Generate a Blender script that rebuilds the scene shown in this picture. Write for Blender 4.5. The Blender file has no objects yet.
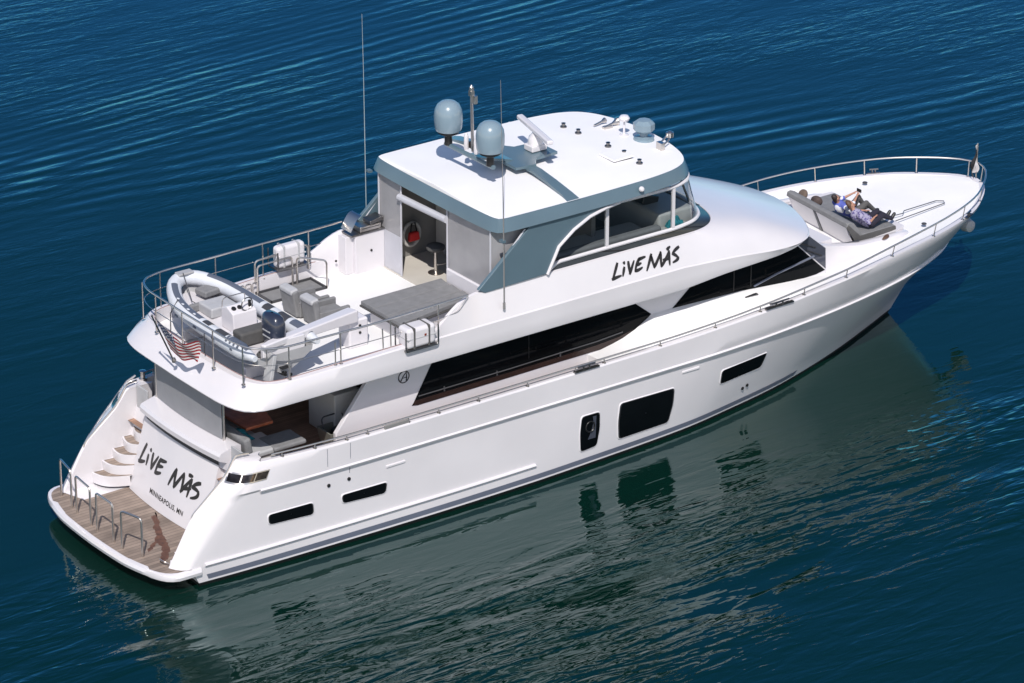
import bpy, bmesh, math, random
import numpy as np
from mathutils import Vector, Matrix
random.seed(7)
R = math.radians
sc = bpy.context.scene
COL = sc.collection

# ------------------------------------------------------------------ camera
AZ, EL, ROLL, DIST, F = R(54.03), R(23.84), R(0.06), 98.94, 4000.0
fwd = Vector((math.cos(EL)*math.cos(AZ), math.cos(EL)*math.sin(AZ), -math.sin(EL)))
rgt = fwd.cross(Vector((0, 0, 1))).normalized(); upv = rgt.cross(fwd)
rr = rgt*math.cos(ROLL)+upv*math.sin(ROLL); uu = -rgt*math.sin(ROLL)+upv*math.cos(ROLL)
cam = bpy.data.cameras.new('camera'); cam.sensor_width = 36; cam.lens = F*36/1024
cam.clip_start = 1; cam.clip_end = 6000
co = bpy.data.objects.new('camera', cam); COL.objects.link(co)
M = Matrix((rr, uu, -fwd)).transposed().to_4x4(); M.translation = Vector((11.48, -.25, 2.5))-fwd*DIST
co.matrix_world = M; sc.camera = co

# ------------------------------------------------------------------ light
SUNV = Vector((.50, .65, -1)).normalized()
sun = bpy.data.lights.new('sun', 'SUN'); sun.energy = 3.9; sun.angle = R(.53); sun.color = (1, .95, .90)
so = bpy.data.objects.new('sun', sun); COL.objects.link(so)
so.rotation_euler = SUNV.to_track_quat('-Z', 'Y').to_euler()
w = bpy.data.worlds.new('World'); sc.world = w; w.use_nodes = True
nt = w.node_tree; sky = nt.nodes.new('ShaderNodeTexSky'); sky.sky_type = 'NISHITA'; sky.sun_disc = False
sky.sun_elevation = math.asin(-SUNV.z); sky.sun_rotation = math.atan2(-SUNV.x, -SUNV.y)
sky.air_density = .75; sky.dust_density = 0.05; sky.ozone_density = 4.0
tint = nt.nodes.new('ShaderNodeMixRGB'); tint.blend_type = 'MULTIPLY'; tint.inputs[0].default_value = 1; tint.inputs[2].default_value = (1, 1, 1, 1)
# directional sky tint: bright half round the sun added for fill, opposite half deep blue
tcw = nt.nodes.new('ShaderNodeTexCoord'); dtw = nt.nodes.new('ShaderNodeVectorMath'); dtw.operation = 'DOT_PRODUCT'; dtw.inputs[1].default_value = (.588, .809, 0)
nt.links.new(tcw.outputs['Generated'], dtw.inputs[0]); mrw = nt.nodes.new('ShaderNodeMapRange'); mrw.interpolation_type = 'SMOOTHSTEP'; mrw.inputs[1].default_value = .05; mrw.inputs[2].default_value = .72
nt.links.new(dtw.outputs['Value'], mrw.inputs[0]); hz = nt.nodes.new('ShaderNodeMixRGB'); hz.inputs[1].default_value = (2.1, 1.42, 1.02, 1); hz.inputs[2].default_value = (.15, .50, .72, 1)
nt.links.new(mrw.outputs[0], hz.inputs[0]); nt.links.new(hz.outputs[0], tint.inputs[2])
nt.links.new(sky.outputs[0], tint.inputs[1]); nt.links.new(tint.outputs[0], nt.nodes['Background'].inputs[0]); nt.nodes['Background'].inputs[1].default_value = .14
vs = sc.view_settings; vs.view_transform = 'Standard'; vs.look = 'None'; vs.exposure = 0.12; vs.gamma = 1; vs.use_curve_mapping = False

# ------------------------------------------------------------------ materials
def mat(name, col, rough=.4, metal=0, spec=.5, coat=0, noise=None, bump=None, alpha=None, ior=None):
    m = bpy.data.materials.new(name); m.use_nodes = True; t = m.node_tree; b = t.nodes['Principled BSDF']
    b.inputs['Base Color'].default_value = (*col, 1); b.inputs['Roughness'].default_value = rough
    b.inputs['Metallic'].default_value = metal; b.inputs['Specular IOR Level'].default_value = spec
    b.inputs['Coat Weight'].default_value = coat; b.inputs['Coat Roughness'].default_value = .05
    if ior: b.inputs['IOR'].default_value = ior
    if noise or bump:
        tc = t.nodes.new('ShaderNodeTexCoord'); n = t.nodes.new('ShaderNodeTexNoise')
        t.links.new(tc.outputs['Object'], n.inputs['Vector'])
        if noise:
            n.inputs['Scale'].default_value = noise[0]; n.inputs['Detail'].default_value = 5
            r = t.nodes.new('ShaderNodeValToRGB'); d = noise[1]
            r.color_ramp.elements[0].position = .3; r.color_ramp.elements[1].position = .7
            r.color_ramp.elements[0].color = (*[c*(1-d) for c in col], 1); r.color_ramp.elements[1].color = (*[min(1, c*(1+d)) for c in col], 1)
            t.links.new(n.outputs[0], r.inputs[0]); t.links.new(r.outputs[0], b.inputs['Base Color'])
        if bump:
            n2 = t.nodes.new('ShaderNodeTexNoise'); n2.inputs['Scale'].default_value = bump[0]; n2.inputs['Detail'].default_value = 4
            t.links.new(tc.outputs['Object'], n2.inputs['Vector'])
            bp = t.nodes.new('ShaderNodeBump'); bp.inputs['Strength'].default_value = bump[1]; bp.inputs['Distance'].default_value = .02
            t.links.new(n2.outputs[0], bp.inputs['Height']); t.links.new(bp.outputs[0], b.inputs['Normal'])
    return m

WHITE = mat('white_gelcoat', (.675, .65, .672), .22, coat=.4, noise=(.6, .035), bump=(1.3, .03))
NONSKID = mat('white_nonskid', (.80, .79, .79), .6, noise=(1.1, .035), bump=(90, .25))
TOPWHITE = mat('white_roof_paint', (.82, .81, .82), .45, noise=(.7, .03))
BLUEGREY = mat('blue_grey_paint', (.10, .155, .19), .3, coat=.3, noise=(.8, .06))
DOME = mat('pale_blue_dome', (.20, .275, .33), .28, coat=.3, noise=(2, .04))
STRIPE = mat('slate_stripe', (.12, .135, .18), .3, noise=(1.2, .08))
BLACKPAINT = mat('black_antifouling', (.008, .009, .01), .6, noise=(2, .3))
GLASS = mat('dark_glass', (.003, .004, .005), .05, spec=.10, noise=(.5, .4))
GLASSBROWN = mat('painted_teak_reflection', (.022, .010, .008), .25, noise=(3, .2))
SLATEGLASS = mat('painted_reflection_glass', (.055, .06, .08), .06, spec=.8)  # base colour lightened to slate as a painted reflection
STEEL = mat('stainless_steel', (.66, .62, .58), .32, metal=1)
DARKSTEEL = mat('dark_steel', (.24, .235, .235), .35, metal=1)  # dark grey steel for cleats and small fittings
BRUSHED = mat('brushed_grey_plate', (.22, .215, .21), .5)
CHROMEDK = mat('dark_chrome', (.10, .08, .07), .12, metal=1, noise=(7, .6))
GASKET = mat('charcoal_gasket', (.03, .03, .034), .45)
BLACK = mat('black_plastic', (.012, .012, .013), .4)
INK = mat('black_lettering', (.012, .011, .013), .35)
RUBBER = mat('dark_grey_rubber', (.05, .05, .055), .6)
CUSHION = mat('grey_cushion', (.20, .20, .205), .85, noise=(6, .1), bump=(60, .3))
PALEBLUE = mat('weathered_fibreglass', (.30, .36, .38), .5)
PALEPANEL = mat('grey_white_panel', (.55, .55, .58), .5)
CUSHDARK = mat('charcoal_cushion', (.085, .083, .082), .85, noise=(6, .12))
PALECUSH = mat('pale_grey_vinyl', (.42, .42, .43), .5, noise=(5, .06))
VINYL = mat('grey_vinyl_curtain', (.31, .305, .315), .2, noise=(1.5, .1))
VINYLPALE = mat('pale_vinyl_curtain', (.50, .50, .54), .3, noise=(1.5, .06))
WOOD = mat('varnished_wood', (.48, .13, .055), .15, coat=.6, noise=(5, .3))
TEAL = mat('teal_towel', (.02, .22, .26), .9, noise=(14, .5))
RED = mat('red_fabric', (.55, .02, .02), .7, noise=(5, .1))
NAVY = mat('navy_cowling', (.022, .028, .05), .28, coat=.6)
TUBE = mat('pale_grey_hypalon', (.60, .62, .66), .5, noise=(3, .05))
HULLGREY = mat('grey_rib_hull', (.36, .36, .37), .5, noise=(2, .05))
TRIM = mat('slate_rub_strip', (.10, .115, .15), .5)
INTERIOR = mat('interior_white', (.5, .49, .47), .5, noise=(2, .05))
LEATHERDK = mat('dark_leather', (.02, .02, .025), .5)
BLUEFAB = mat('blue_cover', (.02, .06, .28), .5)
GREYSHADE = mat('grey_mesh_shade', (.27, .27, .285), .6, noise=(2, .08))
BEIGE = mat('cream_floor', (.55, .52, .47), .5, noise=(3, .04))

def teak(name, col, axis=1, pitch=.07):
    m = bpy.data.materials.new(name); m.use_nodes = True; t = m.node_tree; b = t.nodes['Principled BSDF']
    tc = t.nodes.new('ShaderNodeTexCoord'); sp = t.nodes.new('ShaderNodeSeparateXYZ'); t.links.new(tc.outputs['Object'], sp.inputs[0])
    mm = t.nodes.new('ShaderNodeMath'); mm.operation = 'DIVIDE'; mm.inputs[1].default_value = pitch; t.links.new(sp.outputs[axis], mm.inputs[0])
    fr = t.nodes.new('ShaderNodeMath'); fr.operation = 'FRACT'; t.links.new(mm.outputs[0], fr.inputs[0])
    fl = t.nodes.new('ShaderNodeMath'); fl.operation = 'FLOOR'; t.links.new(mm.outputs[0], fl.inputs[0])
    wn = t.nodes.new('ShaderNodeTexWhiteNoise'); wn.noise_dimensions = '1D'; t.links.new(fl.outputs[0], wn.inputs['W'])
    lt = t.nodes.new('ShaderNodeMath'); lt.operation = 'LESS_THAN'; lt.inputs[1].default_value = .1; t.links.new(fr.outputs[0], lt.inputs[0])
    n = t.nodes.new('ShaderNodeTexNoise'); n.inputs['Scale'].default_value = 2.5; n.inputs['Detail'].default_value = 6; t.links.new(tc.outputs['Object'], n.inputs['Vector'])
    ad = t.nodes.new('ShaderNodeMath'); ad.operation = 'MULTIPLY_ADD'; ad.inputs[1].default_value = .45; t.links.new(wn.outputs[0], ad.inputs[0]); t.links.new(n.outputs[0], ad.inputs[2])
    r = t.nodes.new('ShaderNodeValToRGB'); r.color_ramp.elements[0].position = .35; r.color_ramp.elements[1].position = 1.0
    r.color_ramp.elements[0].color = (*[c*.68 for c in col], 1); r.color_ramp.elements[1].color = (*[c*1.3 for c in col], 1); t.links.new(ad.outputs[0], r.inputs[0])
    mx = t.nodes.new('ShaderNodeMixRGB'); t.links.new(lt.outputs[0], mx.inputs[0]); t.links.new(r.outputs[0], mx.inputs[1]); mx.inputs[2].default_value = (*[c*.45 for c in col], 1)
    t.links.new(mx.outputs[0], b.inputs['Base Color']); b.inputs['Roughness'].default_value = .7
    return m
TEAK = teak('weathered_teak', (.235, .183, .15), 1, .13); TEAKDARK = teak('cockpit_teak', (.30, .18, .125), 1, .09)  # second teak is a redder brown for the cockpit deck

def glass_clear(name, col=(.35, .38, .40), a=.45):
    m = bpy.data.materials.new(name); m.use_nodes = True; t = m.node_tree; t.nodes.clear()
    o = t.nodes.new('ShaderNodeOutputMaterial'); mx = t.nodes.new('ShaderNodeMixShader'); g = t.nodes.new('ShaderNodeBsdfGlossy'); tr = t.nodes.new('ShaderNodeBsdfTransparent')
    tr.inputs[0].default_value = (*col, 1); g.inputs['Roughness'].default_value = .03; fz = t.nodes.new('ShaderNodeLayerWeight'); pw = t.nodes.new('ShaderNodeMath'); pw.operation = 'POWER'; pw.inputs[1].default_value = 4; t.links.new(fz.outputs['Facing'], pw.inputs[0])
    ad = t.nodes.new('ShaderNodeMath'); ad.operation = 'MULTIPLY_ADD'; ad.inputs[1].default_value = .85; ad.inputs[2].default_value = a+.05; ad.use_clamp = True
    t.links.new(pw.outputs[0], ad.inputs[0]); t.links.new(ad.outputs[0], mx.inputs[0]); t.links.new(tr.outputs[0], mx.inputs[1]); t.links.new(g.outputs[0], mx.inputs[2]); t.links.new(mx.outputs[0], o.inputs[0])
    return m
CLEARGLASS = glass_clear('tinted_clear_glass', (.74, .78, .79), .0)
FLAPVINYL = glass_clear('clear_vinyl', (.75, .75, .77), .06)

# ------------------------------------------------------------------ mesh helpers
class MB:
    def __init__(s): s.v = []; s.f = []
    def add(s, vs, fs):
        o = len(s.v); s.v += [tuple(float(c) for c in v) for v in vs]; s.f += [tuple(o+i for i in f) for f in fs]; return s
    def box(s, c, d, rz=0, tilt=0, ax='Y'):
        m = Matrix.Rotation(rz, 3, 'Z') @ Matrix.Rotation(tilt, 3, ax)
        vs = [Vector(c)+m @ Vector((x*d[0]/2, y*d[1]/2, z*d[2]/2)) for x in (-1, 1) for y in (-1, 1) for z in (-1, 1)]
        return s.add(vs, [(0, 1, 3, 2), (4, 6, 7, 5), (0, 4, 5, 1), (2, 3, 7, 6), (0, 2, 6, 4), (1, 5, 7, 3)])
    def grid(s, rows, flip=False, closed=False):
        n = len(rows[0]); vs = [p for r in rows for p in r]; fs = []
        for i in range(len(rows)-1):
            for j in range(n if closed else n-1):
                k = (j+1) % n; q = (i*n+j, i*n+k, (i+1)*n+k, (i+1)*n+j)
                fs.append(q[::-1] if flip else q)
        return s.add(vs, fs)
    def poly(s, pts): return s.add(pts, [tuple(range(len(pts)))])
    def prism(s, pts, d):
        n = len(pts); d = Vector(d); a = [Vector(p) for p in pts]; b = [p+d for p in a]
        return s.add(a+b, [tuple(range(n))[::-1], tuple(range(n, 2*n))]+[(i, (i+1) % n, n+(i+1) % n, n+i) for i in range(n)])
    def tube(s, path, r, seg=8, closed=False, cap=True):
        P = [Vector(p) for p in path]; n = len(P); rs = r if isinstance(r, (list, tuple)) else [r]*n
        T = []
        for i in range(n):
            if closed: t = P[(i+1) % n]-P[i-1]
            else: t = P[min(i+1, n-1)]-P[max(i-1, 0)]
            T.append(t.normalized())
        u = T[0].orthogonal().normalized(); rows = []
        for i in range(n):
            u = (u-T[i]*u.dot(T[i]))
            if u.length < 1e-6: u = T[i].orthogonal()
            u.normalize(); v = T[i].cross(u)
            rows.append([P[i]+(u*math.cos(2*math.pi*k/seg)+v*math.sin(2*math.pi*k/seg))*rs[i] for k in range(seg)])
        if closed: rows.append(rows[0])
        o = len(s.v); s.grid(rows, closed=True)
        if cap and not closed:
            s.f.append(tuple(o+k for k in range(seg))[::-1]); m = o+(n-1)*seg; s.f.append(tuple(m+k for k in range(seg)))
        return s
    def lathe(s, c, prof, seg=24, axis=None):
        rows = []
        q = Vector(axis).to_track_quat('Z', 'Y').to_matrix() if axis else Matrix.Identity(3)
        for r, z in prof: rows.append([Vector(c)+q @ Vector((r*math.cos(2*math.pi*k/seg), r*math.sin(2*math.pi*k/seg), z)) for k in range(seg)])
        o = len(s.v); s.grid(rows, closed=True)
        if prof[0][0] > 1e-4: s.f.append(tuple(o+k for k in range(seg))[::-1])
        if prof[-1][0] > 1e-4: m = o+(len(prof)-1)*seg; s.f.append(tuple(m+k for k in range(seg)))
        return s
    def ell(s, c, r, seg=14, rings=9, rot=None):
        m = rot or Matrix.Identity(3)
        rows = []
        for i in range(rings+1):
            a = math.pi*i/rings-math.pi/2
            rows.append([Vector(c)+m @ Vector((r[0]*max(math.cos(a), .001)*math.cos(2*math.pi*k/seg), r[1]*max(math.cos(a), .001)*math.sin(2*math.pi*k/seg), r[2]*math.sin(a))) for k in range(seg)])
        return s.grid(rows, closed=True)
    def build(s, name, m, parent=None, label=None, bevel=0, sharp=35, seg=2, merge=True):
        me = bpy.data.meshes.new(name); bm = bmesh.new()
        vs = [bm.verts.new(v) for v in s.v]
        for f in s.f:
            try: bm.faces.new([vs[i] for i in f])
            except ValueError: pass
        if merge: bmesh.ops.remove_doubles(bm, verts=bm.verts, dist=1e-4)
        bmesh.ops.recalc_face_normals(bm, faces=bm.faces); bm.to_mesh(me); bm.free()
        for mm in (m if isinstance(m, (list, tuple)) else [m]): me.materials.append(mm)
        for p in me.polygons: p.use_smooth = True
        me.set_sharp_from_angle(angle=R(sharp))
        o = bpy.data.objects.new(name, me); COL.objects.link(o)
        if parent: attach(o, parent)
        if label: o['label'] = label
        if bevel:
            b = o.modifiers.new('bevel', 'BEVEL'); b.width = bevel; b.segments = seg; b.limit_method = 'ANGLE'; b.angle_limit = R(40); b.harden_normals = True
        return o
def world_loc(o):
    v = Vector(o.location); p = o.parent
    m = Matrix.LocRotScale(o.location, o.rotation_euler, None)
    while p is not None: m = Matrix.LocRotScale(p.location, p.rotation_euler, None) @ m; p = p.parent
    return m
def attach(o, parent, keep=True):
    o.parent = parent
    if keep:                      # geometry is written in world coordinates: cancel the parent's own placement
        o.matrix_parent_inverse = (world_mat(parent)).inverted()
def world_mat(o):
    m = Matrix.LocRotScale(o.location, o.rotation_euler, None)
    if o.parent is not None: m = world_mat(o.parent) @ o.matrix_parent_inverse @ m
    return m
def tag(o, label=None, cat=None, group=None, kind=None):
    for k, v in (('label', label), ('category', cat), ('group', group), ('kind', kind)):
        if v: o[k] = v
    return o
def empty(name, loc, label, cat, group=None, rz=0):
    e = bpy.data.objects.new(name, None); e.empty_display_size = .2; COL.objects.link(e); e.location = loc; e.rotation_euler = (0, 0, rz)
    return tag(e, label, cat, group)

def crv(pts, n, key=None):
    """smooth monotone curve through points, n samples evenly spaced by length"""
    P = np.array(pts, float); d = np.r_[0, np.cumsum(np.linalg.norm(np.diff(P, axis=0), axis=1))]
    h = np.diff(d); S = np.diff(P, axis=0)/h[:, None]; m = np.zeros_like(P)
    m[0] = S[0]; m[-1] = S[-1]
    for i in range(1, len(P)-1):
        for k in range(P.shape[1]):
            a, b = S[i-1, k], S[i, k]
            if a*b > 0:
                w1, w2 = 2*h[i]+h[i-1], h[i]+2*h[i-1]; m[i, k] = (w1+w2)/(w1/a+w2/b)
    def ev(t):
        t = np.asarray(t); i = np.clip(np.searchsorted(d, t)-1, 0, len(h)-1); s = ((t-d[i])/h[i])[:, None]; H = h[i][:, None]
        return (2*s**3-3*s**2+1)*P[i]+(s**3-2*s**2+s)*H*m[i]+(-2*s**3+3*s**2)*P[i+1]+(s**3-s**2)*H*m[i+1]
    D = ev(np.linspace(0, d[-1], 600)); L = np.r_[0, np.cumsum(np.linalg.norm(np.diff(D, axis=0), axis=1))]
    t = np.interp(np.linspace(0, L[-1], n), L, np.linspace(0, d[-1], 600))
    return ev(t)
def mir(p): return (p[0], -p[1], p[2])
def arc(p, c, n=6):
    """round a polyline corner path"""
    return p
def rounded(path, r, n=5):
    """polyline with rounded corners"""
    P = [Vector(p) for p in path]; out = [P[0]]
    for i in range(1, len(P)-1):
        a = (P[i-1]-P[i]); b = (P[i+1]-P[i]); rr_ = min(r, a.length*.48, b.length*.48)
        A = P[i]+a.normalized()*rr_; B = P[i]+b.normalized()*rr_
        for k in range(n+1):
            t = k/n; out.append(A*(1-t)**2+P[i]*2*t*(1-t)+B*t*t)
    return out+[P[-1]]
def arclen_sub(P, a, b):
    return [p for p in P if a <= p[0] <= b]

# ------------------------------------------------------------------ water
def make_water():
    mb = MB(); mb.add([(-3000, -3000, 0), (3000, -3000, 0), (3000, 3000, 0), (-3000, 3000, 0)], [(0, 1, 2, 3)])
    m = bpy.data.materials.new('sea_water'); m.use_nodes = True; t = m.node_tree; b = t.nodes['Principled BSDF']
    b.inputs['Base Color'].default_value = (.0015, .0135, .0115, 1); b.inputs['Roughness'].default_value = .012; b.inputs['IOR'].default_value = 1.70; b.inputs['Specular Tint'].default_value = (.50, .97, 1.0, 1)
    L = t.links.new; N = t.nodes.new
    tc = N('ShaderNodeTexCoord')
    def math_(op, a, bb=None, c=None):
        n = N('ShaderNodeMath'); n.operation = op
        for i, x in enumerate((a, bb, c)):
            if x is None: continue
            if isinstance(x, (int, float)): n.inputs[i].default_value = x
            else: L(x, n.inputs[i])
        return n.outputs[0]
    sp = N('ShaderNodeSeparateXYZ'); L(tc.outputs['Object'], sp.inputs[0])
    X, Y = sp.outputs[0], sp.outputs[1]
    def mapped(ang, sx, sy):
        mp = N('ShaderNodeMapping'); mp.inputs['Rotation'].default_value = (0, 0, R(ang)); mp.inputs['Scale'].default_value = (sx, sy, 1)
        L(tc.outputs['Object'], mp.inputs['Vector']); return mp.outputs[0]
    def noise(vec, scale, detail=3, rough=.5, dist=0):
        n = N('ShaderNodeTexNoise'); n.inputs['Scale'].default_value = scale; n.inputs['Detail'].default_value = detail; n.inputs['Roughness'].default_value = rough
        n.inputs['Distortion'].default_value = dist; L(vec, n.inputs['Vector']); return n.outputs[0]
    def band(nx, ny, c, wd):
        """soft mask round the line nx*x+ny*y=c"""
        d = math_('SUBTRACT', math_('ADD', math_('MULTIPLY', X, nx), math_('MULTIPLY', Y, ny)), c)
        q = math_('DIVIDE', d, wd); return math_('EXPONENT', math_('MULTIPLY', math_('MULTIPLY', q, q), -1))
    def train(ang, wl, dist, dsc):
        """wave crests running along direction ang"""
        wv = N('ShaderNodeTexWave'); wv.wave_type = 'BANDS'; wv.bands_direction = 'Y'; wv.wave_profile = 'SIN'
        wv.inputs['Scale'].default_value = 1/(wl*3.18); wv.inputs['Distortion'].default_value = dist; wv.inputs['Detail'].default_value = 2; wv.inputs['Detail Scale'].default_value = dsc
        L(mapped(-ang, .35, 1), wv.inputs['Vector']); return wv.outputs['Fac']
    ramp = lambda x, lo, hi: (lambda n: (L(x, n.inputs[0]), setattr(n, 'clamp', True), [n.inputs[1].__setattr__('default_value', lo), n.inputs[2].__setattr__('default_value', hi)], n.outputs[0])[-1])(N('ShaderNodeMapRange'))
    # calm lee on the starboard side of the hull
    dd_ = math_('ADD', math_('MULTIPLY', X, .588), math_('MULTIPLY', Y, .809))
    lee = ramp(math_('ADD', math_('MULTIPLY', Y, -1), math_('MULTIPLY', noise(mapped(30, .12, .3), 1, 3), 9)), 4.0, 9.0)
    far = math_('SUBTRACT', 1.0, lee)
    patch = ramp(noise(mapped(10, .10, .22), 1, 2), .38, .64)
    patch2 = ramp(noise(mapped(-8, .16, .5), 1, 2), .36, .62)
    fine = noise(mapped(28, .9, 2.6), 2.4, 4, .55, .4)
    mid = noise(mapped(34, .42, 1.5), 1.25, 3, .5, .5)
    # open-water ripples (port side and beyond) and the wakes crossing it
    h_open = math_('ADD', math_('MULTIPLY', fine, .022), math_('MULTIPLY', mid, .060))
    # wake 1: from upper left; line direction (1,.136)
    n1 = (-.135, .991); c1 = n1[0]*17+n1[1]*23.4
    w1 = math_('MULTIPLY', train(10, .60, 2.2, .9), math_('MULTIPLY', band(*n1, c1, 2.9), math_('MULTIPLY_ADD', patch2, .018, .010)))
    w1 = math_('ADD', w1, math_('MULTIPLY', train(15, .43, 2.5, .9), math_('MULTIPLY', band(-.2, .98, -.2*22+.98*27, 2.4), math_('MULTIPLY_ADD', patch, .012, .006))))
    n2 = (.402, .916); c2 = n2[0]*33+n2[1]*11.6
    w2 = math_('MULTIPLY', train(-24, .72, 6, .6), math_('MULTIPLY', band(*n2, c2, 2.4), math_('MULTIPLY_ADD', patch2, .030, .010)))
    n3 = (.36, .933); c3 = n3[0]*2.5+n3[1]*12.5
    w3 = math_('MULTIPLY', train(-21, .85, 6, .6), math_('MULTIPLY', band(*n3, c3, 3.0), math_('MULTIPLY', patch2, .024)))
    h_far = math_('ADD', math_('ADD', math_('MULTIPLY', h_open, math_('MULTIPLY_ADD', patch, .8, .35)), w1), math_('ADD', w2, w3))
    # lee: long lazy ripples parallel to the hull, choppier further out
    chop = math_('MULTIPLY', ramp(noise(mapped(-6, .14, .34), 1, 2, .5, .5), .36, .60), math_('MAXIMUM', ramp(math_('MULTIPLY', Y, -1), 3.6, 7.0), ramp(math_('MULTIPLY', X, -1), -2.5, 1.5)))
    chop = math_('MULTIPLY', chop, math_('SUBTRACT', 1.0, math_('MULTIPLY', ramp(math_('MULTIPLY', Y, -1), 9.5, 13.5), .8)))
    l1 = noise(mapped(-9, .32, 1.5), 1.25, 2, .42, .9)
    l2 = noise(mapped(6, .9, 2.6), 1.7, 1.5, .4, 1.0)
    h_lee = math_('ADD', math_('MULTIPLY', l1, math_('MULTIPLY_ADD', chop, .115, .013)), math_('MULTIPLY', l2, math_('MULTIPLY_ADD', chop, .042, .004)))
    h = math_('ADD', math_('MULTIPLY', math_('MULTIPLY', h_far, math_('MULTIPLY_ADD', ramp(dd_, 6, 32), .82, .18)), far), math_('MULTIPLY', h_lee, lee))
    # base colour bluer with distance: painted stand-in for the brighter sky reflection far off
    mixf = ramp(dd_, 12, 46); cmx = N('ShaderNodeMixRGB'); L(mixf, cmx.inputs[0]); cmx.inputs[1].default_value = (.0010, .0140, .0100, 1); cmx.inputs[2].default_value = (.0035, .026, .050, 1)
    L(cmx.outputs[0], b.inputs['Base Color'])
    bp = N('ShaderNodeBump'); bp.inputs['Strength'].default_value = 1; bp.inputs['Distance'].default_value = 1.0; L(h, bp.inputs['Height']); L(bp.outputs[0], b.inputs['Normal'])
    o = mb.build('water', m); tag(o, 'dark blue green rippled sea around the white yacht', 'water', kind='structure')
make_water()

# ================================================================== YACHT
Yt = empty('motor_yacht', (13.5, 0, 0), 'large white motor yacht with blue grey hardtop, the only ship in the picture', 'yacht')
NC = 90
WLC = [(.72, -2.80), (2, -2.88), (4, -2.95), (8, -3.02), (10, -3.0), (12, -2.92), (14.9, -2.74), (16.8, -2.44), (18.4, -2.12), (19.6, -1.78), (21.3, -1.2), (23.15, -.44), (24.15, 0)]
KNC = [(1.8, -2.88), (3.2, -2.95), (6, -3.0), (12, -3.02), (15.2, -3.02), (17, -2.95), (19.3, -2.72), (21, -2.45), (22.7, -2.06), (24, -1.58), (24.9, -1.12), (25.5, -.58), (25.75, 0)]
CAPC = [(2.45, -2.86, 2.72), (3.4, -2.97, 2.71), (5, -3.05, 2.7), (8, -3.08, 2.7), (14, -3.08, 2.72), (17, -3.07, 2.82), (19.85, -2.98, 3.0), (21.5, -2.8, 3.1), (23.1, -2.52, 3.15), (24.6, -2.1, 3.15), (25.5, -1.7, 3.15), (26.2, -1.2, 3.15), (26.7, -.75, 3.15), (27.0, -.35, 3.15), (27.1, 0, 3.15)]
wl = crv(WLC, NC); kn = crv(KNC, NC); cap = crv(CAPC, NC)
XOUT = lambda z: np.interp(z, [.1, .5, .75, 1.5, 2.35, 2.75], [.72, .52, .72, 1.38, 2.1, 2.45])
XIN = lambda z: np.interp(z, [.5, 1.07, 1.66, 2.36, 2.75], [.12, .45, .8, 1.7, 1.98])
def hull_row(z):
    t = (z-.1)/(2.03-.1); f = np.linspace(0, 1, NC)
    te = np.where(t > 0, np.abs(t)**(1+.7*np.clip((f-.5)*2, 0, 1)), t)
    x = wl[:, 0]+(kn[:, 0]-wl[:, 0])*t; y = wl[:, 1]+(kn[:, 1]-wl[:, 1])*te
    x = x+(XOUT(z)-x[0])*np.clip(1-f*8, 0, 1)
    return np.stack([x, y, np.full(NC, z)], 1)
def wing_cols(z, yo):
    """quarter: from the outer face round the raked aft corner to the inner wall"""
    xo, xi = XOUT(z), XIN(z); o = []
    for s in (0.0, .2, .45, .7, .9, 1.0):
        a = s
        o.append((xo+(xi-xo)*a-.05*math.sin(math.pi*a), yo+(-2.44-yo)*a**1.25-.05*math.sin(math.pi*a), z))
    o = o[1:]
    o += [(xi+.05, -2.40, z), (xi+.5, -2.39, z), (2.7, -2.39, z)]
    return o[::-1]
def wing_low(z): return [(.75, 0, z)]*1+[(.74, -.8, z), (.74, -1.6, z), (.74, -2.2, z), (.73, -2.4, z), (.73, -2.55, z), (.725, -2.68, z), (.72, -2.76, z)]
rows = []
for z in (.1, .3, .49): rows.append(wing_low(z)+[tuple(p) for p in hull_row(z)])
for z in (.52, .8, 1.1, 1.4, 1.7, 1.9, 2.03):
    r = hull_row(z); rows.append(wing_cols(z, r[0][1])+[tuple(p) for p in r])
# bulwark above the knuckle
def bul_row(s):
    b0 = kn.copy(); b0 = np.c_[b0, np.full(NC, 2.1)]; b0[:, 1] -= .05*np.clip(-b0[:, 1]/.3, 0, 1); b0[-8:, 0] += .05
    p = b0+(cap-b0)*s
    return p
for s in (0.0, .35, .7, .95):
    r = bul_row(s); z0 = r[0][2]; r[0][0] = XOUT(min(z0, 2.75)); rows.append(wing_cols(float(min(z0, 2.75)), r[0][1])+[tuple(p) for p in r])
nW = 8
def inset(c, d, dz):
    """offset plan curve inward"""
    T = np.gradient(c[:, :2], axis=0); Nn = np.stack([-T[:, 1], T[:, 0]], 1); Nn /= np.linalg.norm(Nn, axis=1)[:, None]
    o = c.copy(); o[:, :2] += Nn*d; o[:, 2] += dz; o[:, 1] = np.where(np.abs(c[:, 1]) < .02, 0, np.minimum(o[:, 1], -.004)); return o
ci = [inset(cap, .03, .015), inset(cap, .17, .012), inset(cap, .2, -.05)]
wt = [(2.7, -2.39), (2.5, -2.39), (2.05, -2.40), (2.0, -2.44), (2.08, -2.55), (2.2, -2.68), (2.32, -2.78), (2.4, -2.83)]
rows.append([(a+.03, b*.995, 2.76) for a, b in wt]+[tuple(p) for p in ci[0]])
rows.append([(2.72, -2.42, 2.76), (2.66, -2.45, 2.76), (2.6, -2.5, 2.76), (2.58, -2.54, 2.76), (2.57, -2.58, 2.76), (2.57, -2.62, 2.76), (2.57, -2.65, 2.76), (2.57, -2.68, 2.76)]+[tuple(p) for p in ci[1]])
inn = ci[2].copy(); low = inn.copy(); low[:, 2] = np.where(low[:, 0] < 12.5, 1.9, low[:, 2]-.12)
hullmb = MB(); hullmb.grid(rows); hullmb.grid([[mir(p) for p in r] for r in rows], flip=True)
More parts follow.
